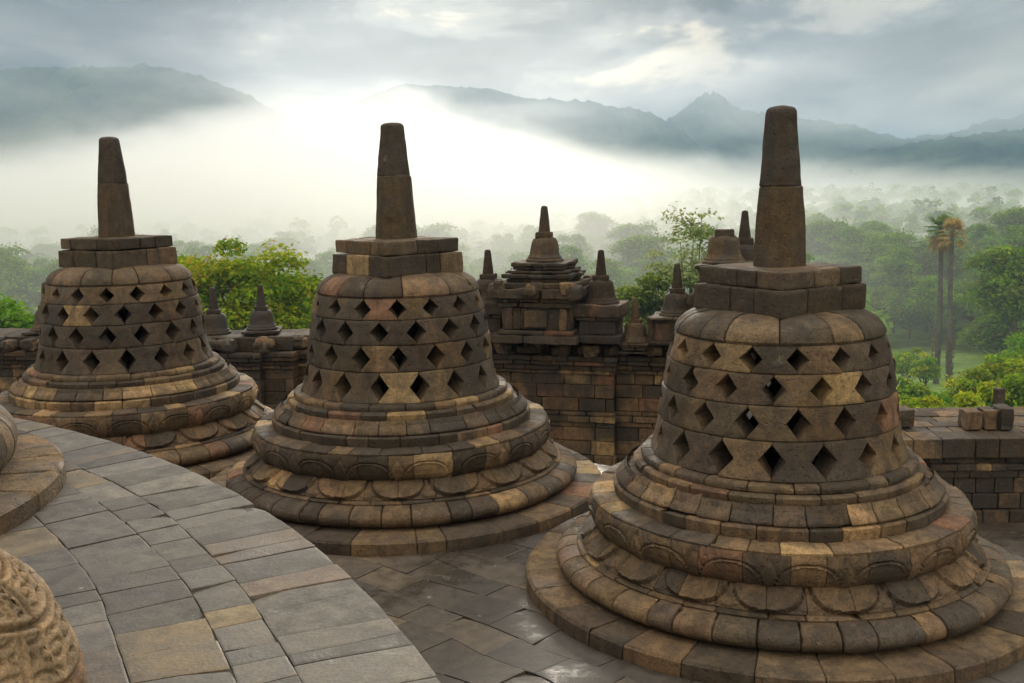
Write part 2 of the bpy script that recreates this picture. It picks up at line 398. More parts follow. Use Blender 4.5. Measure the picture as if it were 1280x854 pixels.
def ground_mat():
    m = bpy.data.materials.new('meadow_ground'); m.use_nodes = True; t = m.node_tree; bs = t.nodes['Principled BSDF']
    ge = nd(t, 'ShaderNodeNewGeometry'); a = nd(t, 'ShaderNodeTexNoise', i_Scale=0.03, i_Detail=6.0, i_Roughness=0.6); b = nd(t, 'ShaderNodeTexNoise', i_Scale=0.6, i_Detail=5.0)
    lk(t, ge.outputs['Position'], a.inputs['Vector']); lk(t, ge.outputs['Position'], b.inputs['Vector'])
    c = ramp(t, a.outputs[0], [(0.35, (0.07, 0.14, 0.02)), (0.5, (0.15, 0.25, 0.035)), (0.66, (0.19, 0.21, 0.07))])
    c = mixc(t, 1.0, c, ramp(t, b.outputs[0], [(.3, (.7, .7, .7)), (.7, (1.25, 1.25, 1.2))]), 'MULTIPLY')
    lk(t, c, bs.inputs['Base Color']); bs.inputs['Roughness'].default_value = .95
    return m
M_GROUND = ground_mat()
def hill_mat():
    m = bpy.data.materials.new('forested_slope'); m.use_nodes = True; t = m.node_tree; bs = t.nodes['Principled BSDF']
    ge = nd(t, 'ShaderNodeNewGeometry'); a = nd(t, 'ShaderNodeTexNoise', i_Scale=0.02, i_Detail=8.0, i_Roughness=0.7)
    lk(t, ge.outputs['Position'], a.inputs['Vector'])
    lk(t, ramp(t, a.outputs[0], [(0.35, (0.012, 0.026, 0.014)), (0.65, (0.05, 0.085, 0.03))]), bs.inputs['Base Color']); bs.inputs['Roughness'].default_value = 1.0
    bs.inputs['Specular IOR Level'].default_value = 0.0
    return m
M_HILL = hill_mat()

# ---------------------------------------------------------------- terrain, hills
GZ = -25.0
rg = np.random.RandomState(3)
def ground():
    B = MB(); xs = np.concatenate([-np.geomspace(4600, 60, 30), np.linspace(-50, 50, 12), np.geomspace(60, 4600, 30)]); ys = np.concatenate([-np.geomspace(3000, 60, 16), np.linspace(-40, 60, 8), np.geomspace(70, 4600, 46)])
    X, Y = np.meshgrid(xs, ys, indexing='ij'); Z = GZ + 1.2 * wob(np.stack([X, Y, 0 * X], -1), 0.012) * np.clip((np.hypot(X, Y) - 60) / 100, 0, 1)
    Fq, b = gridf(*X.shape); B.add(np.stack([X, Y, Z], -1), Fq[:(X.shape[0] - 1) * (X.shape[1] - 1)], (1, 1, 1))
    tag(B.build('ground', M_GROUND, angle=180), kind='structure')
ground()

def hill(dist, ridge, depth, rough, nx=240):
    """a range of hills whose crest passes through the given points of the view at that distance"""
    pts = [at(x, y, dist) for x, y in ridge]
    X = np.array([p[0] for p in pts]); Zr = np.array([p[2] for p in pts])
    xs = np.linspace(X[0], X[-1], nx); zr = np.interp(xs, X, Zr)
    t = np.linspace(-1, 1, 41)
    G = np.zeros((nx, len(t), 3)); G[..., 0] = xs[:, None]; G[..., 1] = dist + t[None] * depth + 0.10 * depth * wob(np.stack([xs, 0 * xs, 0 * xs], -1), 9.0 / depth)[:, None]
    fall = np.clip(1 - np.abs(t), 0, 1) ** 0.85
    H = (zr - GZ)[:, None] * fall[None]
    G[..., 2] = GZ - 0.5 + H
    nz = wob(G * np.array([1, 1.6, 0]), 14.0 / depth) * .5 + wob(G * np.array([1, 1, 0]), 40.0 / depth) * .3
    G[..., 2] += nz * rough * 6 * np.minimum(1, H / 60) * (np.abs(t)[None] ** .5)
    G[..., 2] += rough * np.maximum(0, np.abs(wob(G * np.array([1, 1, 0]), 0.13)) * 1.1 + .6 * wob(G, .31)) * np.minimum(1, H / 20)
    B = MB(); Fq, b = gridf(nx, len(t)); B.add(G, Fq[:(nx - 1) * (len(t) - 1), ::-1][:, ::-1], (1, 1, 1))
    return tag(B.build('mountain', M_HILL, angle=180), kind='structure')
hill(1400, [(-420, 175), (-200, 120), (-60, 84), (40, 82), (130, 86), (190, 84), (225, 89), (260, 99), (300, 116), (345, 140), (400, 175), (450, 215)], 340, 4.0)
hill(1750, [(380, 170), (440, 128), (505, 107), (560, 110), (610, 112), (650, 121), (700, 127), (740, 131), (800, 139), (840, 155), (880, 185), (920, 215)], 360, 4.0)
hill(2050, [(760, 200), (820, 160), (850, 140), (872, 124), (892, 117), (902, 119), (918, 131), (940, 139), (985, 146), (1040, 155), (1090, 166), (1140, 177), (1200, 195)], 500, 6.0)
hill(2400, [(1080, 190), (1130, 176), (1170, 170), (1200, 165), (1222, 157), (1240, 150), (1256, 152), (1275, 144), (1310, 140), (1380, 150), (1460, 190)], 480, 6.0)
hill(1500, [(1040, 205), (1090, 188), (1130, 182), (1165, 177), (1200, 172), (1240, 165), (1290, 163), (1360, 165), (1440, 185), (1500, 210)], 260, 5.0)

# ---------------------------------------------------------------- temple mass and terraces
TC = np.array([-10.41, -4.72, 0.0])      # axis of the round terraces
PLZ = -1.67
def plateau():
    B = MB(); A = axes(R(-8))
    for (hx, z0, z1) in ((42.0, GZ - 1, -14.0), (38.0, -14.0, -9.0), (33.0, -9.0, -3.2)):
        stone_box(B, TC + np.array([0, 0, (z0 + z1) / 2]), A, (2 * hx, 2 * hx, z1 - z0), DARK, step=4, wear=0.02)
    return B
B = plateau(); tag(B.build('plateau', M_OLD), kind='structure')

def pave_annulus(B, cen, radii, z, rng, wfun, meanlen, a0, a1, rl=0.004, gap=0.002, tilt=0.0012, jag=.006):
    def rjag(r, t, k):                       # ring joints wander a little
        u = t * r + k * 3.7
        return r + jag * (np.sin(u * 2.3) * .5 + np.sin(u * 5.1 + 1.3 * np.sin(u * 1.7)) * .5) * (.12 if k in (0, len(radii) - 1) else 1)
    for k, (ra, rb) in enumerate(zip(radii[:-1], radii[1:])):
        th = a0 + rng.uniform(0, .02); sk0 = 0
        while th < a1:
            ml = meanlen[k] if isinstance(meanlen, list) else meanlen
            L = ml * rng.choice((.6, .8, 1.0, 1.0, 1.25, 1.6)); th2 = th + L / rb
            r = usamp(1.0, gap / (rb - ra), .006 / (rb - ra), .11 / (rb - ra)); t = th + usamp((th2 - th) * rb, gap, .006, .09) / rb
            r, Tt = np.meshgrid(r, t, indexing='ij')
            r0 = rjag(ra, Tt, k); r1 = rjag(rb, Tt, k + 1); Rr = r0 + (r1 - r0) * r
            w = (Tt - th) / (th2 - th); sk1 = rng.uniform(-.07, .07)
            Tt = Tt + (sk0 * (1 - w) + sk1 * w) * (Rr - (ra + rb) / 2) / Rr; sk0 = sk1
            P = np.stack([cen[0] + Rr * np.cos(Tt), cen[1] + Rr * np.sin(Tt), z + 0 * Rr], -1)
            edge = .0035 * wob(P, 26.0)      # ragged joint lines
            P[..., 0] += edge; P[..., 1] += .0035 * wob(P + 7.0, 26.0)
            lx, ly = rng.uniform(-tilt, tilt), rng.uniform(-tilt, tilt)
            P[..., 2] += rng.uniform(-rl, rl * .4) + lx * (Rr - (ra + rb) / 2) * 3 + ly * (Tt - (th + th2) / 2) * rb * 3 + .0022 * wob(P, 5.0) + .0014 * wob(P, 17.0) - .0012 * (r > 2)
            if rng.random() < .3:
                i0, j0 = rng.choice((0, -1)), rng.choice((0, -1)); dd = np.linalg.norm(P - P[i0, j0], axis=-1)
                P[..., 2] -= np.clip(1 - dd / rng.uniform(.05, .12), 0, 1) * rng.uniform(.006, .018)
            N = np.zeros_like(P); N[..., 2] = 1
            patch(B, P, N, .12, .0016, wfun(rng))
            th = th2

# lower terrace: the floor the three stupas stand on
rng = random.Random(11)
B = MB()
def lower_tint(rng):
    return np.array(rng.choices(((.064, .051, .039), (.052, .043, .035), (.086, .067, .048), (.13, .097, .062)), (5, 4, 3, .7))[0]) * rng.uniform(.85, 1.15)
radii = list(np.concatenate([np.arange(12.2, 18.2, 0.31), [18.52]]))
pave_annulus(B, TC, radii, 0.0, rng, lower_tint, .40, R(10), R(92), rl=.005, jag=.05)
# bed under the joints and the terrace's outer retaining wall
th = np.linspace(R(5), R(97), 120)
def annulus_sheet(B, cen, r0, r1, z, tint):
    P = np.stack([np.stack([cen[0] + r * np.cos(th), cen[1] + r * np.sin(th), 0 * th + z], -1) for r in (r0, r1)], 0)
    Fq, b = gridf(2, len(th)); B.add(P, Fq[:len(th) - 1], tint)
annulus_sheet(B, TC, 6.0, 18.45, -.03, (.045, .04, .035))
P = np.stack([np.stack([TC[0] + 18.47 * np.cos(th), TC[1] + 18.47 * np.sin(th), 0 * th + z], -1) for z in (PLZ - .1, -.03)], 1)
Fq, b = gridf(len(th), 2); B.add(P, Fq[:len(th) - 1], BROWN)
tag(B.build('terrace_floor', M_WET), kind='structure')
# plateau paving outside the terrace
B = MB()
pave_annulus(B, TC, list(np.arange(18.3, 27.5, .55)), PLZ, rng, lower_tint, .6, R(18), R(88))
annulus_sheet(B, TC, 17.0, 30, PLZ - .03, (.045, .04, .035))
tag(B.build('plateau_floor', M_WET), kind='structure')

# upper terrace: the grey slabs the photographer stands on
UC = np.array([-7.54, -0.09, 0]); UR = 7.87; UZ = 1.35
rng = random.Random(21)
def upper_tint(rng):
    return np.array(rng.choices(((.140, .129, .116), (.106, .098, .089), (.170, .155, .136), (.215, .168, .105), (.17, .135, .108)), (6, 5, 4, 2.2, .8))[0]) * rng.uniform(.9, 1.1)
B = MB()
UR_ = list(np.arange(2.0, 5.85, .385)) + [5.9, 6.30, 6.64, 7.05, 7.33, 7.50, UR]
pave_annulus(B, UC, UR_, UZ, rng, upper_tint, [.30] * (len(UR_) - 7) + [.26, .26, .23, .20, .19, .15], R(-60), R(120), rl=.004)
th = np.linspace(R(-62), R(124), 160)
annulus_sheet(B, UC, .5, UR - .03, UZ - .012, (.05, .045, .038))
# retaining wall under its edge
for k in range(5):
    z0 = -.05 + k * .255; a = R(-62)
    while a < R(124):
        L = rng.uniform(.3, .5) / UR
        t = a + usamp(L * UR, .004, .012, .1) / UR; zz = z0 + usamp(.255, .003, .012, .07)
        T2, Z2 = np.meshgrid(t, zz, indexing='ij'); rr = UR - .04 - (.03 if k < 4 else -.02)
        P = np.stack([UC[0] + rr * np.cos(T2), UC[1] + rr * np.sin(T2), Z2], -1); N = np.stack([np.cos(T2), np.sin(T2), 0 * T2], -1)
        patch(B, P + N * (.004 * wob(P, 9.0))[..., None], N, .15, .008, pick(rng, (5, 3, 3, 2, 1, .3))); a += L
tag(B.build('pavement', M_PAVE), kind='structure')

# ---------------------------------------------------------------- the latticed stupas
def octo_spire(B, c, z0, z1, r0, r1, tint, rot, roundtop=True, off=(0, 0)):
    H = z1 - z0
    pts = [(r0 * .02, z0 + .001), (r0, z0 + .002)]
    pts += [(r0 + (r1 - r0) * k / 4, z0 + H * k / 4 * (.93 if roundtop else 1)) for k in range(1, 5)]
    if roundtop: pts += [(r1 * .90, z0 + H * .965), (r1 * .68, z0 + H * .99), (r1 * .3, z1), (0.002, z1 + .003)]
    else: pts += [(r1 * .02, z1)]
    lathe(B, (c[0] + off[0], c[1] + off[1], c[2]), pts, tint, nseg=48, wear=.005, rot=rot, pstep=.06, n_oct=8)

def square_tier(B, c, z0, z1, a, rot, rng, w, nper=3):
    """a square course of blocks, side a, corners pinwheel-jointed"""
    T = .24 * a / .8
    for s in range(4):
        A = axes(rot + s * math.pi / 2)
        cuts = [0] + sorted(rng.uniform(.25, .75) if nper == 2 else (k + rng.uniform(-.25, .25)) / nper for k in range(1, nper)) + [1]
        L = a - T
        for u0, u1 in zip(cuts[:-1], cuts[1:]):
            cu = -a / 2 + (u0 + u1) / 2 * L; ln = (u1 - u0) * L - .006
            C = np.array([c[0], c[1], (z0 + z1) / 2 + c[2]]) + A[0] * cu + A[1] * (-a / 2 + T / 2 + rng.uniform(-.004, .004))
            stone_box(B, C, A, (ln, T, z1 - z0 - .005), pick(rng, w), bevel=.013, step=.06, wear=.007)
    stone_box(B, (c[0], c[1], c[2] + (z0 + z1) / 2 + .004), axes(rot), (a - T, a - T, z1 - z0 - .004), BROWN, step=.12, wear=.006)

def bell_r(z):
    return np.interp(z, [0.919, 0.98, 1.05, 1.16, 1.374, 1.569, 1.70, 1.745], [.862, .835, .815, .795, .771, .741, .705, .688])

def latticed_stupa(loc, sc, seed, face, hrot, hole_ph, label, wl, wb, group, wh=(8, 3, 3, .5, .15, .1), tk=1.0, sp=1.0):
    """face: direction (angle) of the side turned to the terrace walk"""
    rng = random.Random(seed); c = np.array(loc, float)
    t = thing('latticed_stupa', label, 'stupa', loc, group)
    def part(name, fn, mat=M_STONE):
        B = MB(); fn(B); return B.build(name, mat, t)
    part('base_slab', lambda B: ring(B, c, [(1.30, .102), (1.72, .100), (1.735, .0)][::-1] if 0 else [(1.735, -.02), (1.725, .098), (1.30, .104)], 30, rng, wl, sc=sc, depth=.2, ch=.016))
    part('torus_moulding', lambda B: ring(B, c, [(q, .10 + (z_ - .10) * tk) for q, z_ in ((1.40, .10), (1.465, .115), (1.503, .145), (1.515, .18), (1.500, .212), (1.465, .238), (1.41, .254), (1.33, .262))], 40, rng, wl, sc=sc, ch=.012, bevel=.011))
    c = c + np.array([0, 0, .16 * (tk - 1) * sc])
    wp = (wl[0] * .6, wl[1], wl[2] * 1.6, wl[3] * 1.2, wl[4] * .4, wl[5] * .6)
    part('petal_base', lambda B: (ring(B, c, [(1.365, .235), (1.372, .278), (1.30, .284)], 34, rng, wl, sc=sc, depth=.1),
                                  ring(B, c, [(1.345, .281), (1.347, .292), (1.325, .318), (1.298, .345), (1.262, .375), (1.225, .398), (1.18, .412)], 34, rng, wp, sc=sc, step=.012, pstep=.008, ch=.004, disp=petals_down(18, .024 * sc, face * 18 / 6.283), gap=.002, jit=.0012, rough=.002, chips=0, bevel=.003)))
    part('lotus_lip', lambda B: (ring(B, c, [(1.16, .392), (1.205, .395), (1.238, .42), (1.262, .455), (1.277, .50), (1.280, .545), (1.270, .585), (1.255, .612)], 32, rng, wl, sc=sc, step=.012, pstep=.009, ch=.004, disp=petals_up(18, .020 * sc, face * 18 / 6.283 + .5), gap=.002, jit=.0015, rough=.002, chips=.03, bevel=.003),
                                 ring(B, c, [(1.262, .606), (1.258, .628), (1.09, .640)], 32, rng, wl, sc=sc, depth=.03, rough=.009)))
    part('step_moulding', lambda B: (ring(B, c, [(1.108, .63), (1.110, .712), (1.05, .718)], 30, rng, wl, sc=sc, depth=.12),
                                     ring(B, c, [(1.075, .716), (1.090, .724), (1.088, .742), (1.060, .772), (1.022, .797), (.975, .812), (.93, .817)], 30, rng, wl, sc=sc, depth=.12, th0=.02)))
    part('bell_foot', lambda B: (ring(B, c, [(.968, .805), (.970, .868), (.90, .873)], 24, rng, wl, sc=sc, depth=.1, ch=.014),
                                 ring(B, c, [(.922, .872), (.920, .905), (.905, .920), (.80, .926)], 24, rng, wl, sc=sc, depth=.1, th0=.1, ch=.012)))
    # pierced bell: four courses of waisted blocks, a diamond opening at every joint
    B = MB(); rows = [(.921, 1.160), (1.160, 1.374), (1.374, 1.569), (1.569, 1.738)]; nb = 16
    for k, (z0, z1) in enumerate(rows):
        ph = hole_ph + (0 if k % 2 == 0 else .5)
        pw = None
        for i in range(nb):
            am = face + (i + .5 + ph) * 2 * math.pi / nb; hw = math.pi / nb
            vs = np.unique(np.concatenate([[0.006, .03, .075], np.linspace(.1, .9, 15), [.925, .97, .994], [.5]]))
            us = np.concatenate([[-1, -.955], np.linspace(-.86, .86, 9), [.955, 1]])
            D = .50 + rng.uniform(-.03, .03); Hh = .83
            half = 1 - D * np.clip(1 - np.abs(2 * vs - 1) / Hh, 0, 1) - .012
            TH = am + hw * us[:, None] * half[None, :] + rng.uniform(-.004, .004); Z = z0 + (z1 - z0) * vs[None, :] + 0 * TH
            Rr = bell_r(Z) + rng.uniform(-.006, .006) + rng.uniform(-.008, .008) * us[:, None] - .006 * (np.abs(2 * vs[None, :] - 1) ** 8)
            P = np.stack([c[0] + sc * Rr * np.cos(TH), c[1] + sc * Rr * np.sin(TH), c[2] + sc * Z], -1)
            N = np.stack([np.cos(TH), np.sin(TH), 0 * TH], -1)
            P = P + N * (.004 * wob(P, 9.0) + .003 * wob(P, 28.0))[..., None]
            if rng.random() < .25:
                i0, j0 = rng.choice((0, -1)), rng.choice((0, -1)); dd = np.linalg.norm(P - P[i0, j0], axis=-1)
                P = P - N * (np.clip(1 - dd / rng.uniform(.03, .07), 0, 1) * rng.uniform(.01, .03))[..., None]
            patch(B, P, N, .21 * sc, .006, pick(rng, wb))
    B.build('pierced_bell', M_STONE, t)
    part('bell_cap', lambda B: ring(B, c, [(.690, 1.738), (.692, 1.765), (.672, 1.806), (.632, 1.846), (.575, 1.876), (.50, 1.895), (.30, 1.905)], 14, rng, (6, 3, 3, .7, .6, .3), sc=sc, depth=.2, bevel=.009))
    def harm(B):
        a = face + math.pi / 4 + hrot
        square_tier(B, c, 1.885 * sc, 2.060 * sc, .80 * sc, a, rng, wh, 2)
        square_tier(B, c, 2.061 * sc, 2.178 * sc, .755 * sc, a + .01, rng, wh, 2)
    part('harmika', harm)
    def spire(B):
        a = face + math.pi / 8 + hrot * .5
        octo_spire(B, c, 2.170 * sc, 2.703 * sc, .186 * sc, .150 * sc, np.array(BROWN) * .62, a, False)
        octo_spire(B, c, 2.699 * sc, (2.170 + 1.052 * sp) * sc, .147 * sc, .104 * sc, np.array(GREY) * .62, a + .02, True, off=(-.006, .004))
    part('spire', spire)
    return t

CEN = [(1.798, 6.972, 0), (-1.014, 9.333, 0), (-4.115, 10.966, 0)]
G = 'latticed stupas along the round terraces'
fc = [math.atan2(-p[1], -p[0]) for p in CEN]
latticed_stupa(CEN[0], 1.0, 4, fc[0], R(2), -.07, 'largest latticed stupa on the wet floor, nearest to the loose blocks on the broken wall',
               (3, 3, 7, 5, .9, .4), (5, 4, 5, 2.6, 1.2, .1), G)
latticed_stupa(CEN[1], 1.05, 8, fc[1], R(-10), .45, 'latticed stone stupa between the two others, in front of the wall with the shrine',
               (6, 3, 4, 3, 1.3, .5), (5, 5, 4, 1.5, .5, .3), G, sp=.925)
latticed_stupa(CEN[2], 1.047, 15, fc[2], R(-6), .03, 'farthest latticed stupa, with pale tan base blocks, beside the yellow-green tree',
               (4, 2, 4, 4, 4.5, .7), (5, 5, 4, 2, 1.0, .3), G, sp=.94)
UPL = (-3.72, 4.42, UZ)
latticed_stupa(UPL, .93, 23, math.atan2(-UPL[1], -UPL[0]), 0, .2, 'stupa on the raised grey walkway, only its rounded base showing at the picture edge',
               (2, 3, 6, 6, .8, .2), (4, 4, 4, 3, 1, .2), G, tk=1.9)

# ---------------------------------------------------------------- the weathered carved stone in the corner
def carved_stone():
    c0 = np.array([-1.535, 2.42, UZ]); B = MB()
    nu, nv = 860, 300
    u = np.linspace(0, 2 * math.pi, nu, endpoint=True); v = np.linspace(0, .985, nv)
    U, V = np.meshgrid(u, v, indexing='ij')
    el = V * math.pi / 2
    rx, hz = .425, .55
    e = 2.6
    rr = rx * np.cos(el) ** (2 / e); zz = hz * np.sin(el) ** (2 / e)
    P = np.stack([c0[0] + rr * np.cos(U), c0[1] + rr * 1.1 * np.sin(U), c0[2] + zz - .01], -1)
    N = np.stack([np.cos(el) * np.cos(U), np.cos(el) * np.sin(U), np.sin(el)], -1)
    gu = np.gradient(P, axis=0); gv = np.gradient(P, axis=1); N = np.cross(gu, gv); N /= np.linalg.norm(N, axis=-1)[..., None] + 1e-9; N[:, -4:] = (0, 0, 1)
    # panels ruled off by deep grooves, rows of worn little scrolls inside them
    arc = V * 4.3 + .22 * np.sin(U * 2 + .9) + .10 * np.sin(U * 5 + 1.0); fr = arc % 1.0
    dist = np.minimum(fr, 1 - fr)
    d = -.017 * np.exp(-(dist / .035) ** 2) + .006 * np.exp(-((dist - .11) / .05) ** 2)
    ug = (U * 1.15 + .08 * np.sin(V * 9)) % 1.0; dug = np.minimum(ug, 1 - ug)
    d = d - .013 * np.exp(-(dug / .018) ** 2)
    cell = (U * 4.2 + .5 * (np.floor(arc * 3) % 2)) % 1.0 - .5; sub = (arc * 3) % 1.0 - .5
    rad = np.sqrt((cell / .36) ** 2 + (sub / .34) ** 2)
    worn = sstep(-1.1, -.1, wob(P, 6.0)) * sstep(.16, .22, dist) * sstep(.05, .08, dug) * (V < .96) * sstep(1.0, 1.15, arc)
    d = d + worn * (-.012 * np.exp(-((rad - .95) / .20) ** 2) + .006 * np.exp(-(rad / .35) ** 2))
    d = d + .012 * wob(P, 5.0) + .003 * wob(P, 16.0) + .001 * wob(P, 55.0)
    for _ in range(1):
        d = (d + np.roll(d, 1, 0) + np.roll(d, -1, 0)) / 3; e_ = np.pad(d, ((0, 0), (1, 1)), mode='edge'); d = (e_[:, :-2] + e_[:, 1:-1] + e_[:, 2:]) / 3
    P = P + N * d[..., None]
    tint = np.array((.27, .185, .105)) * (1 + .18 * wob(P, 6.0))[..., None]
    tint = tint * (1 - .35 * sstep(.2, .9, wob(P, 11.0)))[..., None]
    tint = tint * np.where((arc < 1.1)[..., None], np.array([.92, .78, .74]), np.array([1.0, 1.0, 1.0]))
    Fq, b = gridf(nu, nv); B.add(P.reshape(-1, 3), Fq[:(nu - 1) * (nv - 1)], tint.reshape(-1, 3))
    o = B.build('carved_stone', M_YEL, angle=180, loc=c0)
    tag(o, 'weathered yellow-brown carved stone with worn scroll bands, low in the near corner', 'carved stone')
carved_stone()

# ---------------------------------------------------------------- gallery walls
def wall_run(B, p0, p1, courses, rng, wfun, T=.5, meanlen=.42, wear=.006):
    p0 = np.array(p0, float); p1 = np.array(p1, float); d = p1 - p0; L = np.linalg.norm(d); a = math.atan2(d[1], d[0]); A = axes(a)
    for (z0, z1, proud) in courses:
        s = -proud * .5
        while s < L + proud * .5 - .02:
            ln = min(meanlen * rng.choice((.7, .85, 1, 1.2, 1.4)), L + proud * .5 - s)
            C = np.array([p0[0], p0[1], 0]) + A[0] * (s + ln / 2) + A[1] * ((T - .0) / 2 - proud + rng.uniform(-.007, .007)); C[2] = (z0 + z1) / 2
            stone_box(B, C, A, (max(ln - .008, .03), T + 0.0, z1 - z0 - .006), wfun(rng, z0), bevel=.013, step=.12, wear=wear)
            s += ln
def wall_tint(rng, z):
    if -.72 < z < -.15: w = (2, 1, 3, 4, 3.0, .5)
    elif z >= -.15: w = (7, 2, 3, 1, .1, .5)
    else: w = (4, 1, 4, 3, .8, .4)
    return pick(rng, w) * (.92 if z < -.15 else .7)
BODY = [(PLZ - .05, -1.45, 0.06), (-1.45, -1.23, 0), (-1.23, -1.01, 0), (-1.01, -.93, .02), (-.93, -.83, .055), (-.83, -.76, .02), (-.76, -.55, 0), (-.55, -.34, 0), (-.34, -.17, -.005)]
CORN = [(-.17, -.10, .05), (-.10, -.02, .10), (-.02, .05, .16), (.05, .13, .19)]
def antefix(B, C, A, rng, w=.34, h=.26):
    """worn carved guardian block on the cornice"""
    for k in range(5):
        o = A[0] * rng.uniform(-.1, .1) * w * 3 + A[1] * rng.uniform(-.03, .03); 
        stone_box(B, C + o + np.array([0, 0, h * rng.uniform(.3, .62)]), axes(math.atan2(A[0][1], A[0][0]) + rng.uniform(-.3, .3)), (w * rng.uniform(.4, .8), .3 * rng.uniform(.7, 1), h * rng.uniform(.45, .8)), pick(rng, (6, 2, 4, 1, 0, .5)), bevel=.05, step=.04, wear=.022, wscale=14)
def gallery_wall(p0, p1, seed, label, jog=None, ante=True, topw=.9, courses_extra=()):
    rng = random.Random(seed); mid = (np.array(p0) + np.array(p1)) / 2
    t = thing('gallery_wall', label, 'wall', (mid[0], mid[1], PLZ), 'stone walls edging the temple plateau')
    runs = [(p0, p1, 0)] if jog is None else [(p0, jog, 0), (jog, p1, 1)]
    B = MB(); Bc = MB(); Bt = MB(); an = []
    for q0, q1, k in runs:
        q0 = np.array(q0, float); q1 = np.array(q1, float); d = (q1 - q0) / np.linalg.norm(q1 - q0); nrm = np.array([-d[1], d[0]])
        q0 = q0 + nrm * .14 * k; q1 = q1 + nrm * .14 * k
        wall_run(B, q0, q1, BODY, rng, wall_tint, T=.7)
        wall_run(Bc, q0, q1, CORN, rng, wall_tint, T=.9, meanlen=.4)
        A = axes(math.atan2(d[1], d[0])); L = np.linalg.norm(q1 - q0); s = .1
        wall_run(Bt, q0 + nrm * .02, q1 + nrm * .02, [(.13, .36, .02)], rng, wall_tint, T=topw, meanlen=.45, wear=.014)
        while ante and s < L - .1:
            an.append((np.array([q0[0], q0[1], .12]) + A[0] * s + A[1] * (-.10), A)); s += rng.uniform(.36, .52)
    B.build('wall_face', M_OLD, t); Bc.build('cornice', M_OLD, t); Bt.build('coping', M_OLD, t)
    for C, A in an:
        Ba = MB(); antefix(Ba, C, A, rng); Ba.build('antefix', M_OLD, t)
    return t
WA, WB_ = (-.6, 16.3), (3.6, 15.1)
gallery_wall(WA, WB_, 31, 'dark carved wall under the large shrine, with tan blocks below its cornice', jog=(1.55, 15.69))
gallery_wall((-3.55, 17.0), (-.75, 16.6), 32, 'stretch of dark wall behind the middle stupa', None)
gallery_wall((-9.6, 17.6), (-3.6, 16.6), 33, 'dark cornice wall behind the farthest stupa, under the yellow-green tree', jog=(-4.1, 16.68))

# the ruined wall on the other side: paved top, no cornice
def ruined_wall():
    rng = random.Random(41); p0 = np.array((4.0, 13.0)); p1 = np.array((11.0, 12.75)); mid = (p0 + p1) / 2
    t = thing('ruined_wall', 'broken lower wall with flat paved top behind the largest stupa', 'wall', (mid[0], mid[1], PLZ), 'stone walls edging the temple plateau')
    def wt(rng, z): return pick(rng, (5, 1.5, 4, 4, .5, .6)) * .95
    B = MB()
    wall_run(B, p0, p1, [(PLZ - .05, -1.50, .05), (-1.50, -1.29, 0), (-1.29, -1.08, 0), (-1.08, -.98, .02), (-.98, -.89, .05), (-.89, -.80, .0)], rng, wt, T=.8, meanlen=.28, wear=.008)
    B.build('wall_face', M_OLD, t)
    B = MB(); wall_run(B, p0, p1, [(-.80, -.54, .10)], rng, wt, T=.42, meanlen=.30, wear=.010)
    d = (p1 - p0) / np.linalg.norm(p1 - p0); nrm = np.array([-d[1], d[0]])
    for k, (o, zt) in enumerate(((.32, -.55), (.62, -.54), (.94, -.56), (1.26, -.55), (1.56, -.57))):
        wall_run(B, p0 + nrm * o, p1 + nrm * o, [(-.80, zt + rng.uniform(-.01, .01), 0)], rng, wt, T=.315, meanlen=.38, wear=.009)
    B.build('paved_top', M_OLD, t)
    return d, nrm
RD, RN = ruined_wall()

def block(C, rot, size, label, w=(5, 2, 4, 2, 0, .4), seed=1):
    rng = random.Random(seed); B = MB()
    stone_box(B, (C[0], C[1], C[2] + size[2] / 2), axes(rot), size, pick(rng, w), bevel=.020, step=.04, wear=.015)
    return tag(B.build('stone_block', M_OLD, loc=C), label, 'stone block', 'loose blocks on the broken wall')
ZT = -.545
block((5.16, 13.62, ZT), R(4), (.30, .30, .25), 'square stone block lying alone on the broken wall, next to the largest stupa', (0, 0, 4, 4, 0, .5), 3)
block((6.02, 13.42, ZT), R(-3), (.215, .30, .255), 'first of three tight-set blocks on the broken wall, on the side of the stupa', seed=5)
block((6.245, 13.42, ZT), R(-3), (.17, .30, .265), 'narrow middle block of the three set together on the broken wall', seed=6)
block((6.43, 13.38, ZT), R(-5), (.17, .34, .30), 'last and tallest of the three blocks set together on the broken wall', seed=7)
block((6.60, 13.86, ZT), R(8), (.12, .12, .44), 'slim upright block standing behind the three set-together blocks', seed=9)

# ---------------------------------------------------------------- shrines and small stupas on the walls
def bell_stupa(parent, c, s, rng, spire=True, rot=0.0, name=None, sub=None):
    """solid little stupa: round plinth, bell, square cap, spire; c = centre of its foot, s = bell width"""
    tint = pick(rng, (5, 2, 4, .6, 0, .2)) * .72
    B = MB()
    lathe(B, c, [(.02 * s, 0), (.66 * s, 0), (.67 * s, .07 * s), (.60 * s, .10 * s), (.60 * s, .16 * s), (.55 * s, .20 * s), (.515 * s, .30 * s), (.49 * s, .48 * s), (.465 * s, .66 * s), (.41 * s, .79 * s), (.30 * s, .85 * s), (.02, .86 * s)], tint, nseg=32, wear=.010 * s + .003, pstep=.05)
    b = B.build('bell', M_OLD, parent)
    B = MB(); z = c[2] + .84 * s
    stone_box(B, (c[0], c[1], z + .09 * s), axes(rot + .1), (.56 * s, .56 * s, .20 * s), tint * .95, bevel=.015, step=.06, wear=.008)
    ob = B.build('bell_cap', M_OLD, parent)
    if spire:
        B = MB(); octo_spire(B, (c[0], c[1], 0), z + .18 * s, z + 1.10 * s, .215 * s, .12 * s, tint * .85, .2)
        B.build('spire', M_OLD, parent)
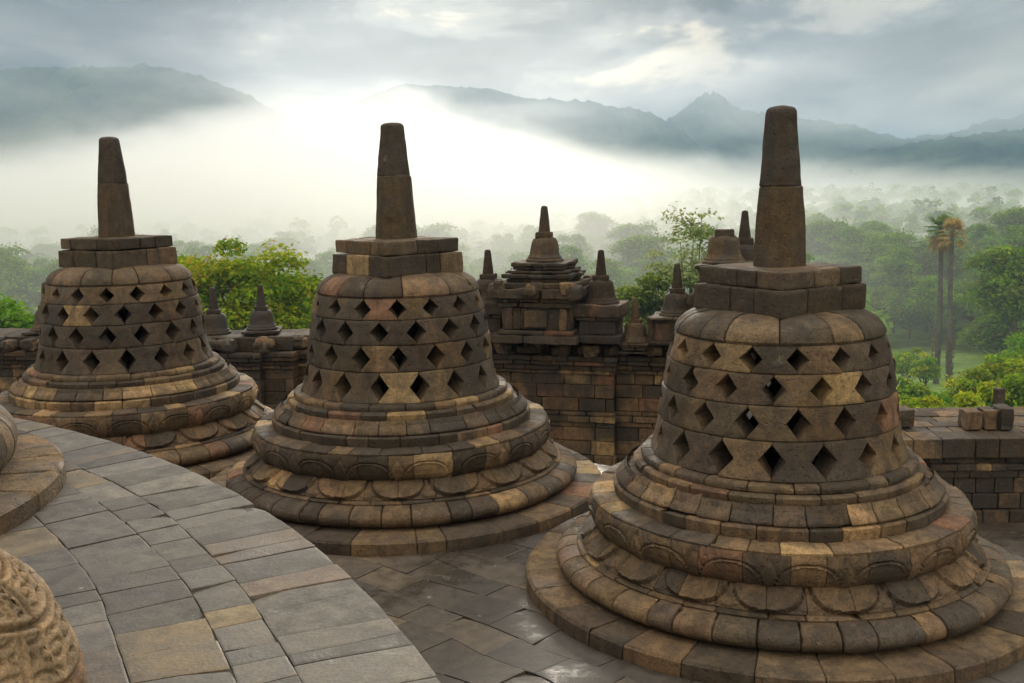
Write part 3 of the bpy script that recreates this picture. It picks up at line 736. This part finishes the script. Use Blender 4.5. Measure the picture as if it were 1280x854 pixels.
def tier(B, c, rot, w, z0, z1, rng, wt=(6, 2, 4, 1, 0, .4), wear=.012, n=2, d=None):
    """one moulded course of a shrine, split in blocks"""
    A = axes(rot); d = d or w; cut = [0] + sorted(rng.uniform(.25, .75) for _ in range(n - 1)) + [1]
    for a, b in zip(cut[:-1], cut[1:]):
        C = np.array([c[0], c[1], (z0 + z1) / 2]) + A[0] * (w * ((a + b) / 2 - .5))
        stone_box(B, C, A, (w * (b - a) - .004, d, z1 - z0 - .003), pick(rng, wt) * .70, bevel=.016, step=.07, wear=wear, wscale=11)

def pedestal_stupa(label, c, rot, s, hz, seed, group, name='small_stupa', spire=True, wide=1.5):
    rng = random.Random(seed); t = thing(name, label, 'small stupa', c, group)
    B = MB()
    tier(B, c, rot, wide * s, c[2], c[2] + .12 * s, rng); tier(B, c, rot, wide * .84 * s, c[2] + .12 * s, c[2] + hz - .2 * s, rng)
    tier(B, c, rot, wide * .95 * s, c[2] + hz - .2 * s, c[2] + hz - .12 * s, rng); tier(B, c, rot, wide * 1.08 * s, c[2] + hz - .12 * s, c[2] + hz, rng)
    B.build('pedestal', M_OLD, t)
    bell_stupa(t, (c[0], c[1], c[2] + hz - .002), s, rng, spire, rot)
    return t

def niche_shrine(label, c, rot, seed, flank=True, extra=None, k=1.0):
    rng = random.Random(seed); t = thing('niche_shrine', label, 'shrine', c, 'shrines on the gallery wall'); x, y, z = c
    A = axes(rot); kw = k * 1.12
    B = MB()
    tier(B, c, rot, 1.14 * kw, z, z + .12 * k, rng); tier(B, c, rot, 1.02 * kw, z + .12 * k, z + .19 * k, rng)
    B.build('base', M_OLD, t)
    B = MB(); tier(B, c, rot, .90 * kw, z + .19 * k, z + .52 * k, rng, n=3)
    for s in (-1, 0, 1):        # pilasters and framed panels on the faces
        for q in range(4):
            A2 = axes(rot + q * math.pi / 2); C = np.array([x, y, z + .355 * k]) + A2[0] * s * .37 * kw - A2[1] * .455 * kw
            stone_box(B, C, A2, ((.11 if s else .34) * k, .05, (.32 if s else .24) * k), pick(rng, (5, 2, 4, 2, .3, .4)) * .75, bevel=.014, step=.05, wear=.012)
    B.build('body', M_OLD, t)
    B = MB()
    tier(B, c, rot, 1.0 * kw, z + .52 * k, z + .60 * k, rng); tier(B, c, rot, 1.08 * kw, z + .60 * k, z + .66 * k, rng, n=3)
    tier(B, c, rot, 1.22 * kw, z + .66 * k, z + .80 * k, rng, n=4, wear=.022); tier(B, c, rot, 1.10 * kw, z + .80 * k, z + .88 * k, rng, n=3)
    ob = B.build('roof', M_OLD, t)
    for sx in (-1, 0, 1):
        for sy in (-1, 1):
            Ba = MB(); antefix(Ba, np.array([x, y, z + .66 * k]) + A[0] * sx * .5 * kw + A[1] * sy * .5 * kw, A, rng, w=.26 * k, h=.26 * k); Ba.build('antefix', M_OLD, t)
    B = MB()
    for w_, z0, z1 in ((.82, .88, .935), (.92, .935, 1.0), (.80, 1.0, 1.05), (.68, 1.05, 1.10), (.72, 1.10, 1.158)):
        tier(B, c, rot, w_ * kw, z + z0 * k, z + z1 * k, rng); tier(B, c, rot + math.pi / 4, w_ * .86 * kw, z + z0 * k + .004, z + z1 * k - .004, rng)
    B.build('stepped_plinth', M_OLD, t)
    bell_stupa(t, (x, y, z + 1.155 * k), .42 * k, rng, True, rot)
    for s in (-1, 1):
        if not flank: continue
        C = np.array(c) + A[0] * s * .87 * k + A[1] * -.08
        B = MB(); tier(B, C, rot, .72 * k, z, z + .12 * k, rng); tier(B, C, rot, .54 * k, z + .12 * k, z + .33 * k, rng); tier(B, C, rot, .62 * k, z + .33 * k, z + .38 * k, rng); tier(B, C, rot, .70 * k, z + .38 * k, z + .56 * k, rng, wear=.02)
        B.build('flanking_pedestal', M_OLD, t)
        bell_stupa(t, (C[0], C[1], z + .555 * k), .40 * k, rng, True, rot)
    return t
WR = math.atan2(WB_[1] - WA[1], WB_[0] - WA[0])
niche_shrine('large dark shrine topped by a bell stupa, flanked by two small stupas, on the wall', (.53, 16.1, .36), WR - .04, 51, k=1.04)
niche_shrine('shrine mostly hidden behind the largest stupa, only its bell and spire showing', (3.42, 15.25, .24), WR, 52, k=1.05, flank=False)
GS = 'small stupas standing on the gallery wall'
rr_ = random.Random(3)
pedestal_stupa('small stupa with broken-off spire at the side of the hidden shrine, beside the largest spire', (3.02, 14.75, .36), WR, .46, 1.23, 61, GS, spire=False)
pedestal_stupa('small bell stupa on a tall block pedestal, close against the largest stupa', (2.47, 15.45, .36), WR, .40, .41, 62, GS, wide=1.7)
pedestal_stupa('squat small stupa on the wall, alone between the large shrine and a stone post', (1.86, 15.55, .20), WR, .34, .17, 63, GS, wide=1.25)
pedestal_stupa('small stupa on the wall under the tree, next to the farthest stupa', (-4.98, 17.35, .02), 0, .40, .34, 64, GS)
pedestal_stupa('small stupa on the wall under the tree, on the side of the middle stupa', (-4.15, 17.2, .10), .1, .38, .34, 65, GS)
pedestal_stupa('small stupa peeping out past the far side of the farthest stupa', (-7.95, 17.75, .02), .1, .42, .40, 66, GS)
def post(c, rot, s, label, seed, top=.85):
    rng = random.Random(seed); B = MB(); stone_box(B, (c[0], c[1], c[2] + s[2] / 2), axes(rot), s, pick(rng, (6, 2, 3, 0, 0, 0)) * .9, bevel=.03, step=.05, wear=.012, top=top)
    tag(B.build('stone_post', M_OLD, loc=c), label, 'stone post', 'short stone posts on the gallery wall')
post((1.60, 15.62, .34), WR, (.17, .17, .36), 'short worn stone post next to the large shrine', 71)
post((2.11, 15.42, .34), WR + .1, (.18, .16, .42), 'leaning stone post between the squat small stupa and the pedestal stupa', 72, 1.0)

# ---------------------------------------------------------------- vegetation
def leaves(B, P, size, cols, rs, up=.45, aspect=.55, out=None):
    n = len(P); N = rs.normal(size=(n, 3)); N[:, 2] = np.abs(N[:, 2]) + up
    if out is not None: N = N + out * .7
    N /= np.linalg.norm(N, axis=1)[:, None]
    a = rs.normal(size=(n, 3)); U = np.cross(N, a); U /= np.linalg.norm(U, axis=1)[:, None]; Vv = np.cross(N, U)
    s = size * rs.uniform(.6, 1.35, n)[:, None]
    A = P - U * s; C = P + U * s; Bq = P - Vv * s * aspect + N * s * .12; D = P + Vv * s * aspect + N * s * .12
    V = np.stack([A, Bq, C, D], 1).reshape(-1, 3)
    B.add(V, np.arange(4 * n).reshape(n, 4), np.repeat(cols, 4, 0))

def clump_points(rs, centres, radii, per, shell=.55):
    out = []; nn = []; cid = []
    for k, (c, r) in enumerate(zip(centres, radii)):
        d = rs.normal(size=(per, 3)); d /= np.linalg.norm(d, axis=1)[:, None]
        d[:, 2] = np.where(d[:, 2] < -.35, -d[:, 2] * .6, d[:, 2])
        q = shell + (1 - shell) * rs.uniform(0, 1, per) ** .5; q = q * rs.uniform(.72, 1.16, per)
        out.append(np.asarray(c) + d * q[:, None] * np.asarray(r)); nn.append(d); cid.append(np.full(per, k))
    return np.concatenate(out), np.concatenate(nn), np.concatenate(cid)

def tree_mesh(seed, H, crown_w, crown_h, ncl, per, leaf, palette, trunk_r=.28, clr=.30, lean=.0, bare=0.0, shell=.45, leafmix=.3, crad=1.0):
    """returns (crown MB, trunk MB) for a tree with its foot at the origin"""
    rs = np.random.RandomState(seed); rng = random.Random(seed)
    cz = H - crown_h / 2; cs = []; rads = []
    for k in range(ncl):
        g = rs.normal(size=3); g /= np.linalg.norm(g); q = rs.uniform(.25, 1.0) ** .6
        if g[2] < -.3: g[2] *= .5
        r = crown_w * rs.uniform(.13, .25) * crad
        c = np.array([g[0] * q * (crown_w / 2 - r * .6), g[1] * q * (crown_w / 2 - r * .6), cz + g[2] * q * (crown_h / 2 - r * .5)])
        cs.append(c); rads.append((r, r, r * rs.uniform(.55, .85)))
    P, N, cid = clump_points(rs, cs, rads, per, shell)
    pal = np.array(palette); base = np.where((rs.uniform(0, 1, len(P)) < leafmix)[:, None], pal[rs.randint(0, len(pal), len(P))], pal[rs.randint(0, len(pal), ncl)][cid]) * rs.uniform(.8, 1.25, ncl)[cid][:, None]
    cols = base * rs.uniform(.7, 1.35, len(P))[:, None] * np.stack([rs.uniform(.9, 1.15, len(P)), np.ones(len(P)), rs.uniform(.8, 1.1, len(P))], -1)
    Bc = MB(); leaves(Bc, P, leaf, cols, rs, out=N)
    Bt = MB(); bark = (.10, .085, .065); top = np.array([lean * H * .3, 0, cz - crown_h * .15])
    n = 7; path = [np.array([0, 0, -.4]) + (top - np.array([0, 0, -.4])) * (i / n) + np.array([math.sin(i * 1.3 + seed), math.cos(i * 1.1 + seed), 0]) * .02 * H * (i / n) for i in range(n + 1)]
    tube(Bt, path, np.linspace(trunk_r, trunk_r * .55, n + 1), bark, 9)
    for k in rs.permutation(ncl)[:min(ncl, 11)]:
        s = path[rng.randint(n - 3, n)]; e = cs[k]; m = (s + e) / 2 + np.array([0, 0, -.08 * crown_h])
        tube(Bt, [s, (s + m) / 2, m, (m + e) / 2, e], np.linspace(trunk_r * .42, trunk_r * .10, 5), bark, 6)
    return Bc, Bt

def make_tree(name, label, cat, loc, spec, group=None, sc=1.0, rz=0.0, leafmat=None):
    Bc, Bt = tree_mesh(**spec); t = thing(name, label, cat, (0, 0, 0), group)
    Bt.build('trunk', M_BARK, t); Bc.build('crown', leafmat or M_LEAF, t, smooth=False)
    t.location = loc; t.rotation_euler = (0, 0, rz); t.scale = (sc,) * 3
    return t
GRN = [(.12, .25, .025), (.17, .31, .03), (.09, .19, .025), (.20, .31, .035)]
LIME = [(.30, .36, .02), (.38, .42, .025), (.17, .27, .02), (.22, .32, .03)]
OLIVE = [(.15, .20, .035), (.17, .22, .04), (.12, .17, .03)]
AUT = [(.27, .34, .02), (.17, .28, .02), (.30, .34, .025), (.32, .25, .03), (.13, .22, .018), (.20, .31, .02), (.19, .29, .02), (.14, .24, .02), (.25, .31, .025)]

# the near trees behind the walls
def foot(x, Y): p = at(x, 300, Y); return (p[0], p[1], GZ)
make_tree('broadleaf_tree', 'yellow-green tree with reddish tips between the farthest and the middle stupa', 'tree', foot(296, 60),
          dict(seed=101, H=25.1, crown_w=11.0, crown_h=9.0, ncl=92, per=310, leaf=.155, crad=.72, palette=AUT, leafmix=.38, trunk_r=.35), 'trees close behind the temple walls')
make_tree('broadleaf_tree', 'green tree top showing behind the cap of the farthest stupa', 'tree', foot(205, 72),
          dict(seed=102, H=24.9, crown_w=6.6, crown_h=8, ncl=26, per=230, leaf=.22, palette=[(.08, .14, .02), (.06, .11, .02), (.11, .15, .02)]), 'trees close behind the temple walls')
make_tree('broadleaf_tree', 'dark green tree at the picture edge behind the farthest stupa', 'tree', foot(-14, 52),
          dict(seed=103, H=22.9, crown_w=7.0, crown_h=9, ncl=34, per=300, leaf=.19, palette=GRN + [(.07, .13, .02)]), 'trees close behind the temple walls')
make_tree('sparse_tree', 'pale thin-leaved tree with bare twigs above the large shrine and the pedestal stupa', 'tree', foot(866, 70),
          dict(seed=104, H=26.6, crown_w=6.6, crown_h=9.0, ncl=60, per=48, leaf=.17, crad=.85, palette=[(.25, .30, .15), (.20, .27, .11), (.30, .33, .20)], shell=.2, trunk_r=.22), 'trees close behind the temple walls')
make_tree('broadleaf_tree', 'small rounded green tree just past the large shrine', 'tree', foot(818, 76),
          dict(seed=105, H=22.0, crown_w=6.6, crown_h=8, ncl=30, per=200, leaf=.19, palette=OLIVE + [(.09, .13, .035)]), 'trees close behind the temple walls')
# bright shrubs below the broken wall
def shrub(x, y_top, Y, w, seed, label, pal=LIME, h=None):
    p = at(x, y_top, Y); H = p[2] - GZ
    make_tree('leafy_shrub', label, 'shrub', (p[0], p[1], GZ), dict(seed=seed, H=H, crown_w=w, crown_h=min(H * .9, h or w), ncl=30, per=230, leaf=.16, palette=pal, trunk_r=.2), 'bright shrubs below the broken wall')
shrub(1150, 486, 62, 4.6, 201, 'lime shrub just over the lone block on the broken wall')
shrub(1226, 452, 84, 5.2, 202, 'rounded lime tree beside the two palm trunks, over the three blocks', LIME + OLIVE)
shrub(1218, 492, 58, 4.2, 203, 'low lime shrub right above the three blocks on the broken wall')
shrub(1264, 468, 66, 4.6, 204, 'mid green shrub above the slim upright block', GRN + LIME)
shrub(1290, 490, 52, 4.0, 205, 'lime shrub at the picture edge over the broken wall')
shrub(1184, 494, 70, 4.4, 206, 'yellow-green shrub in the gap between the loose blocks', GRN + LIME + LIME)
shrub(1112, 478, 72, 4.4, 207, 'low shrub hugging the bell of the largest stupa', GRN + LIME)
shrub(1296, 410, 100, 8.0, 208, 'dark green bushy tree at the picture edge above the lime shrubs', GRN)
shrub(1140, 470, 96, 5.0, 209, 'small bright shrub on the lawn between the largest stupa and the palms', LIME + GRN)
shrub(1262, 440, 92, 5.5, 210, 'leafy green tree past the palms, above the slim upright block', GRN + LIME)
shrub(1200, 474, 100, 5.0, 211, 'low green bush at the foot of the two palm trunks', GRN + LIME)
shrub(1170, 500, 60, 3.6, 212, 'small lime bush between the lone block and the three blocks', LIME)
shrub(1138, 432, 128, 5.5, 213, 'small round tree out on the lawn beside the bell of the largest stupa', GRN + LIME)
shrub(1158, 446, 118, 3.6, 214, 'little bush alone on the lawn in front of the palms', LIME + GRN)
# the two palms
def palm(x, y_foot, y_top, Y, seed, label, green):
    rng = random.Random(seed); p = at(x, y_foot, Y); z0 = GZ; H = at(x, y_top, Y)[2] - z0
    t = thing('tall_palm', label, 'palm tree', (p[0], p[1], z0), 'two tall palms on the lawn'); c = np.array([p[0], p[1], z0])
    B = MB(); pts = []; rad = []
    for i in range(26):
        s = i / 25; pts.append(c + np.array([.35 * math.sin(s * 2.2 + seed), .1, H * s - .3])); rad.append((.40 - .13 * s) * (1 + .05 * (i % 2)))
    tube(B, pts, rad, (.10, .088, .075), 10); B.build('trunk', M_BARK, t)
    # dry, shaggy foot of old leaf bases
    rs = np.random.RandomState(seed); n = 260; zz = rs.uniform(.8, 7.0, n); a = rs.uniform(0, 6.28, n)
    P = c + np.stack([.46 * np.cos(a), .46 * np.sin(a), zz], -1); B = MB(); leaves(B, P, .22, np.array([(.17, .12, .05)]) * rs.uniform(.6, 1.3, n)[:, None], rs, up=0.0, aspect=.35); B.build('leaf_bases', M_LEAF, t, smooth=False)
    def fronds(nf, L, el0, el1, col, droop, seed2):
        B = MB(); rr = np.random.RandomState(seed2); top = pts[-1] + np.array([0, 0, .1])
        for k in range(nf):
            az = rr.uniform(0, 6.28); el = rr.uniform(el0, el1); l = L * rr.uniform(.75, 1.15); d = np.array([math.cos(az) * math.cos(el), math.sin(az) * math.cos(el), math.sin(el)])
            m = 9; st = [top + d * l * q - np.array([0, 0, 1.0]) * droop * l * q * q for q in np.linspace(0, 1, m)]
            tube(B, st, np.linspace(.05, .015, m), np.array(col) * .8, 4)
            side = np.cross(d, (0, 0, 1.0)); side /= np.linalg.norm(side) + 1e-6
            hub = st[5]; dd = st[-1] - st[4]; dd /= np.linalg.norm(dd)
            for q in np.linspace(-1.45, 1.45, 15):
                ll = l * .52 * (1.05 - .16 * abs(q)) * rr.uniform(.85, 1.15); dr = dd * math.cos(q) + side * math.sin(q); tip = hub + dr * ll - np.array([0, 0, ll * (.10 + droop * .7 * rr.uniform(.5, 1.4))])
                wv = np.cross(dr, np.cross(side, dd)) * .075; mid = hub + dr * ll * .55 + np.array([0, 0, .02])
                cc = np.array(col) * rr.uniform(.7, 1.35)
                B.add([hub - wv * .3, hub + wv * .3, mid + wv, mid - wv], [[0, 1, 2, 3]], cc); B.add([mid - wv, mid + wv, tip + wv * .15, tip - wv * .15], [[0, 1, 2, 3]], cc)
        return B
    if green:
        fronds(30, 2.1, -.25, 1.45, (.15, .23, .06), .10, seed + 1).build('crown', M_LEAF, t, smooth=False)
        fronds(14, 2.2, -1.2, -.3, (.30, .21, .09), .55, seed + 2).build('dead_fronds', M_LEAF, t, smooth=False)
    else:
        fronds(40, 2.2, -.9, 1.45, (.42, .31, .14), .14, seed + 3).build('crown', M_LEAF, t, smooth=False)
palm(1168, 480, 286, 140, 7, 'tall palm with a green head and hanging brown fronds', True)
palm(1186, 470, 292, 137, 9, 'tall palm with an all brown dried-out head', False)

# the valley forest: kinds, then copies
SPECS = [dict(seed=301, H=16, crown_w=13, crown_h=14.5, ncl=64, per=150, leaf=.33, palette=GRN),
         dict(seed=302, H=13, crown_w=14, crown_h=11.5, ncl=64, per=150, leaf=.33, palette=OLIVE + GRN),
         dict(seed=303, H=20, crown_w=11, crown_h=18, ncl=64, per=150, leaf=.33, palette=GRN),
         dict(seed=304, H=9, crown_w=10, crown_h=8.8, ncl=46, per=150, leaf=.28, palette=[(.14, .24, .03), (.12, .21, .03), (.18, .26, .03)]),
         dict(seed=305, H=23, crown_w=15, crown_h=18, ncl=76, per=140, leaf=.34, palette=GRN + OLIVE)]
LBL = ['rounded dark green tree in the misty valley forest', 'broad olive-green tree in the misty valley forest', 'tall narrow dark tree in the misty valley forest',
       'low bright green tree in the misty valley forest', 'very tall spreading tree in the misty valley forest', 'feathery coconut palm in the misty valley forest']
NM = ['round_tree', 'spreading_tree', 'tall_tree', 'low_tree', 'giant_tree', 'coconut_palm']
protos = []
for k, sp in enumerate(SPECS):
    protos.append(make_tree(NM[k], LBL[k], 'tree', (0, 0, -500), sp, 'valley forest trees'))
def coco():
    t = thing('coconut_palm', LBL[5], 'tree', (0, 0, 0), 'valley forest trees'); B = MB(); pts = [np.array([.9 * (i / 12) ** 2, 0, 15.0 * i / 12 - .3]) for i in range(13)]
    tube(B, pts, np.linspace(.26, .16, 13), (.11, .095, .08), 7); B.build('trunk', M_BARK, t)
    B = MB(); rr = np.random.RandomState(77); top = pts[-1]
    for k in range(24):
        az = rr.uniform(0, 6.28); el = rr.uniform(-.3, 1.2); l = 4.6 * rr.uniform(.8, 1.1); d = np.array([math.cos(az) * math.cos(el), math.sin(az) * math.cos(el), math.sin(el)]); side = np.cross(d, (0, 0, 1.0)); side /= np.linalg.norm(side)
        for q in np.linspace(.12, 1, 14):
            b = top + d * l * q - np.array([0, 0, .5 * l * q * q])
            for sg in (-1, 1):
                ll = 1.1 * (1.1 - .5 * q); tip = b + side * sg * ll * .8 + d * ll * .4 - np.array([0, 0, .5 * ll]); wv = d * .16
                B.add([b - wv, b + wv, tip + wv * .5, tip - wv * .5], [[0, 1, 2, 3]], np.array((.06, .10, .03)) * rr.uniform(.7, 1.4))
    B.build('crown', M_LEAF, t, smooth=False); return t
protos.append(coco())
rf = random.Random(9); spots = []
def clear_of(x, y):
    az = math.degrees(math.atan2(x, y)); d = math.hypot(x, y)
    if 19.0 < az < 24.8 and d < 186: return False
    if 17.5 < az < 26.5 and d < 142: return False
    if d < 112 and az > 15: return False       # the lawn round the palms
    return True
tries = 0
while len(spots) < 1900 and tries < 40000:
    tries += 1
    d = math.sqrt(rf.uniform(95 ** 2, 300 ** 2) if tries % 5 < 3 else rf.uniform(300 ** 2, 760 ** 2)); az = R(rf.uniform(-29, 29)); x, y = d * math.sin(az), d * math.cos(az)
    if not clear_of(x, y): continue
    sp = 7.3 if d < 300 else 11
    if any((x - a) ** 2 + (y - b) ** 2 < sp * sp for a, b, *_ in spots): continue
    spots.append((x, y, d))
tries = 0
while tries < 2500:                                          # the thick wood past the lawn
    tries += 1
    d = rf.uniform(188, 330); az = R(rf.uniform(14, 29)); x, y = d * math.sin(az), d * math.cos(az)
    if not any((x - a) ** 2 + (y - b) ** 2 < 5.8 ** 2 for a, b, *_ in spots): spots.append((x, y, d))
spots.sort(key=lambda s: s[2])
HID = [((2, 330), (322, 560)), ((385, 612), (310, 600)), ((610, 835), (350, 600)), ((840, 1118), (335, 640)), ((-200, 40), (420, 900))]
ind, rest = [], []
used = set()
HT = [16, 13, 20, 9, 23, 15]
for x, y, d in spots:
    k = rf.choices(range(6), (5, 4, 4, 4, 1.5, 2.2))[0]; s = rf.uniform(.66, .93)
    if d < 150: k = rf.choice((0, 1, 3, 3)); s *= .85
    if k == 5 and d < 230: k = 3
    X, Yt = px((x, y, GZ + HT[k] * s)); hw = 5.5 * s / d * F_PX
    seen = -30 < X < 1310 and not any(a < X - hw and X + hw < b and Yt > c - 2 for (a, b), (c, e) in HID)
    if seen and len(ind) < 290: ind.append((x, y, d, k, s))
    else: rest.append((x, y, d, k, s))
for x, y, d, k, s in ind:
    src = protos[k]
    if k not in used:
        used.add(k); src.location = (x, y, GZ); src.scale = (s,) * 3; src.rotation_euler = (0, 0, rf.uniform(0, 6.28))
    else: copy_tree(src, (x, y, GZ), rf.uniform(0, 6.28), s)
# far woods, one mass in the mist
B = MB(); rs = np.random.RandomState(14)
def far_tree(x, y, H, w):
    n = 8; cs = rs.normal(size=(n, 3)); cs /= np.linalg.norm(cs, axis=1)[:, None]; cs *= rs.uniform(.3, .9, n)[:, None]
    cs = cs * np.array([w * .36, w * .36, H * .26]) + np.array([x, y, GZ + H * .66])
    P, N, cid = clump_points(rs, cs, [(w * .24, w * .24, w * .2)] * n, 20, .5)
    leaves(B, P, 1.15, np.array(GRN)[rs.randint(0, 4, n)][cid] * rs.uniform(.7, 1.3, len(P))[:, None], rs, out=N)
for x, y, d, k, s in rest:
    if d > 140: far_tree(x, y, HT[k] * s, 11 * s)
for i in range(700):
    d = rf.uniform(760, 1250); az = R(rf.uniform(-28, 29)); far_tree(d * math.sin(az), d * math.cos(az), rf.uniform(14, 24), rf.uniform(11, 18))
tag(B.build('forest', M_LEAF, smooth=False), 'far woods of the valley fading into the morning mist', 'forest', kind='stuff')

# ---------------------------------------------------------------- mist bank over the valley, and the haze of the whole air
def closed_box(name, lo, hi):
    V = np.array([(x, y, z) for x in (lo[0], hi[0]) for y in (lo[1], hi[1]) for z in (lo[2], hi[2])], float)
    B = MB(); B.add(V, [[0, 1, 3, 2], [4, 6, 7, 5], [0, 4, 5, 1], [2, 3, 7, 6], [0, 2, 6, 4], [1, 5, 7, 3]], (1, 1, 1)); return B.build(name, None, smooth=False)
def mist():
    o = closed_box('mist', (-1500, 70, GZ - .7), (1500, 1640, 186))
    m = bpy.data.materials.new('valley_mist'); m.use_nodes = True; t = m.node_tree; t.nodes.clear()
    out = nd(t, 'ShaderNodeOutputMaterial'); pv = nd(t, 'ShaderNodeVolumePrincipled')
    pv.inputs['Color'].default_value = (.997, .997, .993, 1); pv.inputs['Anisotropy'].default_value = .68
    ge = nd(t, 'ShaderNodeNewGeometry'); sp = nd(t, 'ShaderNodeSeparateXYZ'); lk(t, ge.outputs['Position'], sp.inputs[0])
    x, y, z = sp.outputs
    mp = nd(t, 'ShaderNodeMapping'); mp.inputs['Scale'].default_value = (1 / 260, 1 / 330, 1 / 110); lk(t, ge.outputs['Position'], mp.inputs[0])
    n = nd(t, 'ShaderNodeTexNoise', i_Scale=1.0, i_Detail=8.0, i_Roughness=0.70, i_Distortion=0.5); lk(t, mp.outputs[0], n.inputs['Vector'])
    far = math_n(t, 'DIVIDE', math_n(t, 'SUBTRACT', y, 160.0), 1100.0, True)
    def gauss(cx, w, a):
        q = math_n(t, 'DIVIDE', math_n(t, 'SUBTRACT', x, cx), w); q = math_n(t, 'MULTIPLY', q, q)
        return math_n(t, 'MULTIPLY', math_n(t, 'POWER', 2.718, math_n(t, 'MULTIPLY', q, -1.0)), a)
    top = math_n(t, 'ADD', math_n(t, 'ADD', gauss(-120.0, 190.0, 84.0), gauss(-620.0, 230.0, -12.0)), math_n(t, 'ADD', gauss(640.0, 380.0, -48.0), 26.0))
    top = math_n(t, 'ADD', math_n(t, 'MULTIPLY', far, top), math_n(t, 'MULTIPLY', math_n(t, 'SUBTRACT', n.outputs[0], .5), math_n(t, 'ADD', math_n(t, 'MULTIPLY', far, 255.0), 20.0)))
    top = math_n(t, 'ADD', top, 3.0)
    soft = math_n(t, 'ADD', math_n(t, 'MULTIPLY', far, 82.0), 14.0)
    v = math_n(t, 'DIVIDE', math_n(t, 'SUBTRACT', top, z), soft, True)
    nr = math_n(t, 'MULTIPLY', math_n(t, 'DIVIDE', math_n(t, 'SUBTRACT', y, 80.0), 190.0, True), math_n(t, 'SUBTRACT', .0115, math_n(t, 'MULTIPLY', math_n(t, 'DIVIDE', math_n(t, 'SUBTRACT', x, 10.0), 70.0, True), .0103)))
    dens = math_n(t, 'MULTIPLY', v, math_n(t, 'ADD', math_n(t, 'MULTIPLY', math_n(t, 'POWER', math_n(t, 'DIVIDE', math_n(t, 'SUBTRACT', y, 120.0), 700.0, True), 1.3), .0075), nr))
    # thin torn veils drifting above the bank, across the hillsides
    mp3 = nd(t, 'ShaderNodeMapping'); mp3.inputs['Scale'].default_value = (1 / 420, 1 / 500, 1 / 150); mp3.inputs['Location'].default_value = (4.3, 1.2, 2.2); lk(t, ge.outputs['Position'], mp3.inputs[0])
    n3 = nd(t, 'ShaderNodeTexNoise', i_Scale=1.0, i_Detail=5.0, i_Roughness=0.6, i_Distortion=0.5); lk(t, mp3.outputs[0], n3.inputs['Vector'])
    veil = math_n(t, 'MULTIPLY', math_n(t, 'MULTIPLY', math_n(t, 'DIVIDE', math_n(t, 'SUBTRACT', n3.outputs[0], .47), .22, True), math_n(t, 'DIVIDE', math_n(t, 'SUBTRACT', z, 25.0), 60.0, True)), math_n(t, 'MULTIPLY', math_n(t, 'DIVIDE', math_n(t, 'SUBTRACT', 184.0, z), 40.0, True), math_n(t, 'MULTIPLY', math_n(t, 'DIVIDE', math_n(t, 'SUBTRACT', y, 500.0), 400.0, True), .0026)))
    dens = math_n(t, 'ADD', dens, veil)
    lk(t, dens, pv.inputs['Density']); lk(t, pv.outputs[0], out.inputs['Volume'])
    o.data.materials.append(m); m.cycles.volume_step_rate = .22
    tag(o, 'bank of bright mist lying over the valley below the mountains', 'mist', kind='stuff')
mist()
def haze():
    o = closed_box('haze', (-5200, -3300, GZ - 4.0), (5200, 5200, 198))
    m = bpy.data.materials.new('valley_haze'); m.use_nodes = True; t = m.node_tree; t.nodes.clear()
    out = nd(t, 'ShaderNodeOutputMaterial'); pv = nd(t, 'ShaderNodeVolumePrincipled')
    pv.inputs['Color'].default_value = (.38, .57, .84, 1); pv.inputs['Density'].default_value = 3.9e-4; pv.inputs['Anisotropy'].default_value = .05
    lk(t, pv.outputs[0], out.inputs['Volume']); o.data.materials.append(m)
    tag(o, 'pale moist air over the whole valley', 'haze', kind='stuff')
haze()
